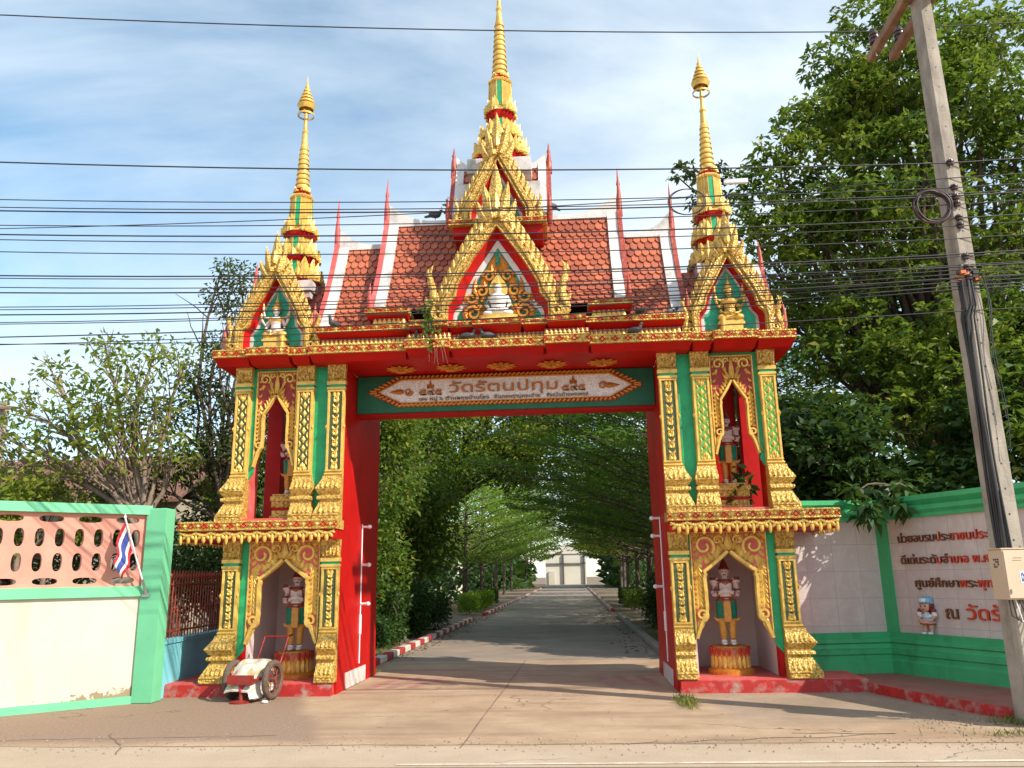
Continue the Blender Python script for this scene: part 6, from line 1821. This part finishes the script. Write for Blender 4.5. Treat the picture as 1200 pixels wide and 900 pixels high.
# shrubs and hedges on the right and the trimmed hedge on the left
for i, (x, y, lab) in enumerate(((4.0, 7.4, 'dark shrub nearest the gate at the right kerb'), (4.1, 10.4, 'second dark shrub along the right kerb'), (4.2, 13.6, 'third dark shrub along the right kerb'), (4.2, 17.0, 'fourth dark shrub along the right kerb'))):
    tree('shrub', (x, y, 0), lab, 'shrub', ball_clumps((x, y, .8), (.75, 1.4, .75), 10, .5, .2, 40 + i), 5500, .12, .45, 'leaf_dark', .03, .3, .9, 0, 'shrubs along the right kerb', .5, 1, multi=3)
def hedge(x, y, w, L, h, lab, n=2600, lm='leaf_lime'):
    r = thing('clipped_hedge', (x, y, 0), lab, 'hedge', 'clipped hedges beside the drive')
    b = MB()
    for k in range(5): limb(b, (x + random.uniform(-.1, .1), y + L * (k / 4 - .5) * .8, 0), (x + random.uniform(-.2, .2), y + L * (k / 4 - .5) * .9, h * .8), .02, .006, 4, .05, 2)
    b.build('stem', ['bark'], r)
    P = np.stack([x + RNG.uniform(-.5, .5, n) * w, y + RNG.uniform(-.5, .5, n) * L, RNG.uniform(.05, 1, n) ** .7 * h], 1)
    D = np.stack([(P[:, 0] - x), RNG.normal(0, .4, n), P[:, 2] - h * .4 + .3], 1)
    add_mesh('foliage', leaf_mesh('foliage', P, D, .11, .5, lm, .4), r)
for i, y in enumerate((25.6, 28.4, 31.4, 34.6, 38.2)):
    hedge(-3.7 - i * .06, y, .8, 1.9, .85, ('trimmed lime hedge block nearest the side path', 'second trimmed lime hedge block on the left', 'third trimmed lime hedge block on the left', 'fourth trimmed lime hedge block on the left', 'darker far hedge block on the left')[i], lm='leaf_lime' if i < 4 else 'leaf_dark')
hedge(3.9, 27.6, .9, 2.4, .9, 'trimmed green hedge past the gap in the right kerb', lm='leaf_mid')
hedge(4.0, 33.0, .9, 2.6, .9, 'dark trimmed hedge farther along the right kerb', lm='leaf_dark')

# --- left of the gate: half-bare tree, bushy trees, tangle behind the walls
b_cl = [(-10.8, 5.4, 6.4, .6), (-11.6, 5.2, 5.8, .6), (-12.2, 5.0, 4.4, .7), (-9.2, 4.8, 5.2, .8), (-8.4, 5.2, 6.9, .5), (-9.8, 5.2, 5.6, .9), (-9.0, 5.0, 6.3, .9), (-10.6, 5.0, 5.0, .8), (-8.2, 5.0, 5.6, .8), (-11.4, 5.2, 4.3, .7), (-8.8, 4.6, 4.6, .8), (-10.0, 4.8, 4.2, .7), (-7.8, 5.2, 6.6, .6), (-9.6, 5.3, 7.0, .5), (-7.6, 4.8, 4.4, .7), (-11.9, 5, 5.0, .5)]
tree('half_bare_tree', (-7.5, 5.0, 0), 'half bare tree with sparse yellow-green leaves left of the gate', 'tree', b_cl, 3400, .19, .40, 'leaf_yellow', .14, .5, .8, 0, None, .5, 14, bark='twig', lean=(.1, 0), multi=2)
cl = [(-7.3, 6.2, 9.2, .35), (-6.9, 6.2, 8.9, .5), (-7.6, 6.3, 8.5, .4), (-7.0, 6.2, 8.1, .5), (-6.5, 6.3, 7.6, .5), (-7.4, 6.2, 7.2, .45), (-6.9, 6, 6.7, .6), (-7.6, 6.1, 6.0, .6), (-6.6, 6, 5.8, .6), (-7.0, 6, 5.0, .7), (-6.3, 6, 4.6, .7), (-7.6, 6, 4.3, .7), (-8.3, 6, 5.4, .6), (-8.4, 6.2, 4.4, .7), (-8.0, 6.3, 6.4, .5), (-9.0, 6.2, 3.8, .7)]
tree('dark_leaved_tree', (-6.8, 6.3, 0), 'tall dark tree peeping above the left pavilion roof corner', 'tree', cl, 6500, .13, .45, 'leaf_olive', .11, .45, .9, 0, None, .5, 8, bark='bark')
cl = ball_clumps((-7.0, 7.0, 2.2), (1.7, 1.2, 1.6), 16, .7, .4, 31)
tree('bushy_tree', (-7.0, 7.0, 0), 'dark bushy tree behind the rust red iron fence', 'tree', cl, 7000, .15, .42, 'leaf_dark', .09, .35, .85, 0, None, .5, 6, multi=3)
cl = ball_clumps((-11.5, 5.0, 3.0), (3.0, .9, .8), 22, .5, 1.7, 33)
tree('tangled_shrub', (-11.0, 5.2, 0), 'tangled dry shrub spilling over the pierced pink wall', 'shrub', cl, 5200, .16, .42, 'leaf_yellow', .07, .7, .7, 0, None, .5, 14, bark='twig', multi=4)
cl = ball_clumps((-12.0, 7.2, 2.9), (3.6, .9, 1.3), 26, .7, .6, 34)
tree('bushy_tree', (-12.0, 7.4, 0), 'olive green bush line in front of the old tiled roof', 'shrub', cl, 10000, .16, .45, 'leaf_olive', .07, .4, .8, 0, None, .5, 6, multi=4)
# old house roof behind
M['old_tile'] = mat('old_roof_sheet', (0.20, 0.10, 0.07), 0.9, 0, 0.3, 5, (0.10, 0.07, 0.06), 0.7, 3, 0.5, 0.2, 20)
M['old_wall'] = mat('old_plaster_wall', (0.42, 0.36, 0.28), 0.9, 0, 0.15, 2)
H = thing('house', (-15.5, 14.0, 0), 'low house with an old brown roof behind the trees at the left', 'house')
b = MB(); b.box(-19.5, -11.2, 12.4, 17.5, 0, 4.2, 0); b.build('wall', ['old_wall'], H)
b = MB(); b.prism([(11.6, 4.1), (15.0, 5.9), (18.4, 4.1), (18.4, 4.0), (15.0, 5.75), (11.6, 4.0)], Fr((0, 0, 0), (0, 1, 0), (0, 0, 1), (1, 0, 0)), -20, -10.8, 0)
for k in range(46): x = -20 + .2 * k; b.tube([(x, 11.6, 4.12), (x, 15.0, 5.92)], .03, 5, 0)
b.build('roof', ['old_tile'], H)
b = MB(); b.box(-17.5, -16.3, 12.36, 12.41, 1.4, 2.8, 0); b.build('window', ['porcelain'], H)
P2 = thing('utility_pole', (-23.0, 20, 0), 'distant short concrete pole at the left edge behind the trees', 'utility pole')
b = MB(); b.loft([[(-23.12, 19.85, z), (-22.85, 19.85, z), (-22.85, 20.15, z), (-23.12, 20.15, z)] for z in (0, 9.3)], 0); b.build('post', ['pole'], P2)
b = MB(); b.bbox(-23.9, -22.2, 19.7, 19.8, 8.9, 9.0, .01); b.build('crossarm', ['arm'], P2)

# --- end of the drive: pale building with a gate
M['far_wall'] = mat('pale_building_wall', (0.70, 0.66, 0.56), 0.8, 0, 0.06, .3)
FB = thing('building', (0, 156, 0), 'pale building closing the far end of the drive', 'building')
b = MB(); b.box(-4.2, 4.0, 154, 166, 0, 6.0, 0); b.prism([(-4.7, 6.0), (4.5, 6.0), (-.1, 8.2)], Fr((0, 153.8, 0)), -12, 0, 0); b.build('wall', ['far_wall'], FB)
b = MB()
for x in (-.6, 3.6):
    b.box(x - .12, x + .12, 153.6, 153.9, 0, 5.9, 0)
b.box(-4.2, 4.0, 153.6, 153.9, 4.1, 4.2, 0); b.build('column_frame', ['bark'], FB)
b = MB(); b.box(-3.6, -2.4, 153.7, 153.95, 0, 2.6, 0); b.build('door', ['cream'], FB)
LB = thing('building', (-22, 60, 0), 'long low pale building behind the lime trees', 'building')
b = MB(); b.box(-34, -9, 56, 66, 0, 4, 0); b.build('wall', ['far_wall'], LB)
b = MB(); b.prism([(55, 3.9), (61, 6.4), (67, 3.9)], Fr((0, 0, 0), (0, 1, 0), (0, 0, 1), (1, 0, 0)), -35, -8, 0); b.build('roof', ['old_tile'], LB)
for k in range(5):
    b = MB(); x = -28 + k * 4.2; b.box(x, x + 1.8, 55.95, 56.02, 1.0, 2.8, 0); b.build('window', ['porcelain'], LB)
# distant wood closing the view: one mass
n = 26000
xs = np.concatenate([RNG.uniform(-130, 130, n // 2), RNG.uniform(-32, 32, n // 2)]); ys = np.concatenate([RNG.uniform(95, 120, n // 2), RNG.uniform(96, 136, n // 2)])
keep = (np.abs(xs) > 6.2); xs, ys = xs[keep], ys[keep]
hz = 9 + 4 * np.sin(xs * .13) + 2.5 * np.sin(xs * .41 + 1)
Pw = np.stack([xs, ys, RNG.uniform(0, 1, len(xs)) ** .7 * hz], 1)
tag(add_mesh('distant_wood', leaf_mesh('distant_wood', Pw, RNG.normal(0, 1, (len(xs), 3)), 1.6, .7, 'leaf_dark', .3)), kind='stuff')
n = 9000; n2 = 14000
xs = np.concatenate([RNG.uniform(-26, -6, n), RNG.uniform(6.5, 26, n)]); ys = RNG.uniform(20, 48, 2 * n)
hz = 3.2 + 1.4 * np.sin(xs * .5 + ys * .3) + 1.2 * np.sin(ys * .7)
hz = np.where(xs > 0, hz * 1.9, hz)
Pw = np.stack([xs, ys, RNG.uniform(0, 1, 2 * n) ** .7 * hz], 1)
keep = ~((xs < 0) & (ys < 26)); Pw = Pw[keep]
x2 = np.concatenate([RNG.uniform(-24, -6.5, n2 // 2), RNG.uniform(7, 24, n2 // 2)]); y2 = RNG.uniform(68, 150, n2)
h2 = 5 + 2 * np.sin(x2 * .6 + y2 * .2) + 1.5 * np.sin(y2 * .5)
k2 = ~((x2 < -8) & (y2 < 72))
Pw = np.concatenate([Pw, np.stack([x2, y2, RNG.uniform(0, 1, n2) ** .7 * h2], 1)[k2]])
tag(add_mesh('undergrowth', leaf_mesh('undergrowth', Pw, RNG.normal(0, 1, (len(Pw), 3)), .55, .6, 'leaf_dark', .4)), kind='stuff')

# --- small plants: vine on the cornice, plant in the upper right niche, grass
vn = thing('hanging_vine', (-1.05, -.34, 5.42), 'weedy green vine growing down the cornice left of the Buddha pediment', 'plant')
b = MB(); P = []; 
for e in ((-1.06, -.50, 5.05), (-.98, -.50, 4.95), (-1.12, -.48, 5.2), (-.92, -.46, 5.25), (-1.15, -.42, 5.62), (-1.0, -.42, 5.72)):
    pts = limb(b, (-1.05, -.34, 5.5), e, .008, .003, 6, .12)
    for p in pts[1:]:
        for q in range(4): P.append(tuple(p + Vector((random.uniform(-.05, .05), random.uniform(-.05, .02), random.uniform(-.04, .04)))))
for k in range(5): limb(b, (-1.0 + .05 * k, -.48, 5.0), (-1.02 + .07 * k, -.45, 4.78 - .04 * (k % 3)), .004, .002, 5, .1)
b.build('stem', ['twig'], vn)
P = np.array(P); add_mesh('foliage', leaf_mesh('foliage', P, RNG.normal(0, 1, P.shape), .085, .6, 'leaf_mid', .4), vn)
v2 = thing('potted_shrub', (3.75, .75, 2.48), 'dark leafy shrub growing inside the upper right niche', 'plant')
b = MB(); P = []
for k in range(9):
    pts = limb(b, (3.72, .8, 2.48), (3.72 + random.uniform(-.30, .15), .7 + random.uniform(-.4, .3), 2.6 + random.uniform(.1, .55)), .012, .004, 5, .12)
    for p in pts[2:]:
        for q in range(5): P.append(tuple(p + Vector((random.uniform(-.09, .09), random.uniform(-.09, .09), random.uniform(-.07, .07)))))
b.build('stem', ['bark'], v2); P = np.array(P); add_mesh('foliage', leaf_mesh('foliage', P, RNG.normal(0, 1, P.shape), .15, .5, 'leaf_dark', .4), v2)
v3 = thing('rooftop_weed', (-.80, .9, 7.78), 'weed sprouting from the ridge beside the upper gable', 'plant')
b = MB(); P = []
for e in ((-1.0, .85, 7.98), (-.78, .85, 8.08), (-1.05, .85, 7.85), (-.95, .85, 8.12)):
    pts = limb(b, (-.80, .9, 7.72), e, .008, .003, 5, .15)
    for p in pts[3:]:
        for q in range(3): P.append(tuple(p + Vector((random.uniform(-.04, .04), random.uniform(-.04, .04), random.uniform(-.03, .03)))))
b.build('stem', ['twig'], v3); P = np.array(P); add_mesh('foliage', leaf_mesh('foliage', P, RNG.normal(0, 1, P.shape), .08, .5, 'leaf_mid', .4), v3)
M['grass'] = leaf_mat('grass_blades', (0.10, 0.15, 0.025), (0.24, 0.24, 0.06), None, .3)
def grass(spots, n, L, lab_kind='stuff'):
    P = []; 
    for x, y, rx, ry, k in spots:
        q = RNG.normal(0, .5, (k, 2)); P.append(np.stack([x + q[:, 0] * rx, y + q[:, 1] * ry, np.full(k, .0)], 1))
    P = np.concatenate(P); D = np.stack([RNG.normal(0, .5, len(P)), RNG.normal(0, .5, len(P)), np.full(len(P), 1.)], 1)
    tag(add_mesh('grass', leaf_mesh('grass', P, D, L, .13, 'grass', .1, .05, .2)), kind='stuff')
grass([(2.42, -1.0, .12, .5, 500), (6.5, -2.9, .55, .5, 3200), (5.75, -2.55, .3, .25, 420), (5.6, -3.25, .8, .08, 260), (-2.55, 2.6, .12, .2, 200), (7.4, -3.9, .9, .5, 2500), (-3.4, 5.0, .6, 2.0, 3000), (3.4, 9, .5, 3, 2500)], 0, .085)
# dry leaf litter along the kerbs and on the drive
n = 900
LP = np.stack([np.concatenate([RNG.normal(-2.6, .18, n // 2), RNG.normal(2.5, .25, n // 2)]), RNG.uniform(5, 30, n), np.full(n, .008)], 1)
M['dry_leaf'] = leaf_mat('dry_fallen_leaves', (0.16, 0.08, 0.03), (0.30, 0.19, 0.08), None, .1)
tag(add_mesh('leaf_litter', leaf_mesh('leaf_litter', LP, np.stack([RNG.normal(0, 1, n), RNG.normal(0, 1, n), np.zeros(n)], 1), .09, .5, 'dry_leaf', .95, .1, .1)), kind='stuff')
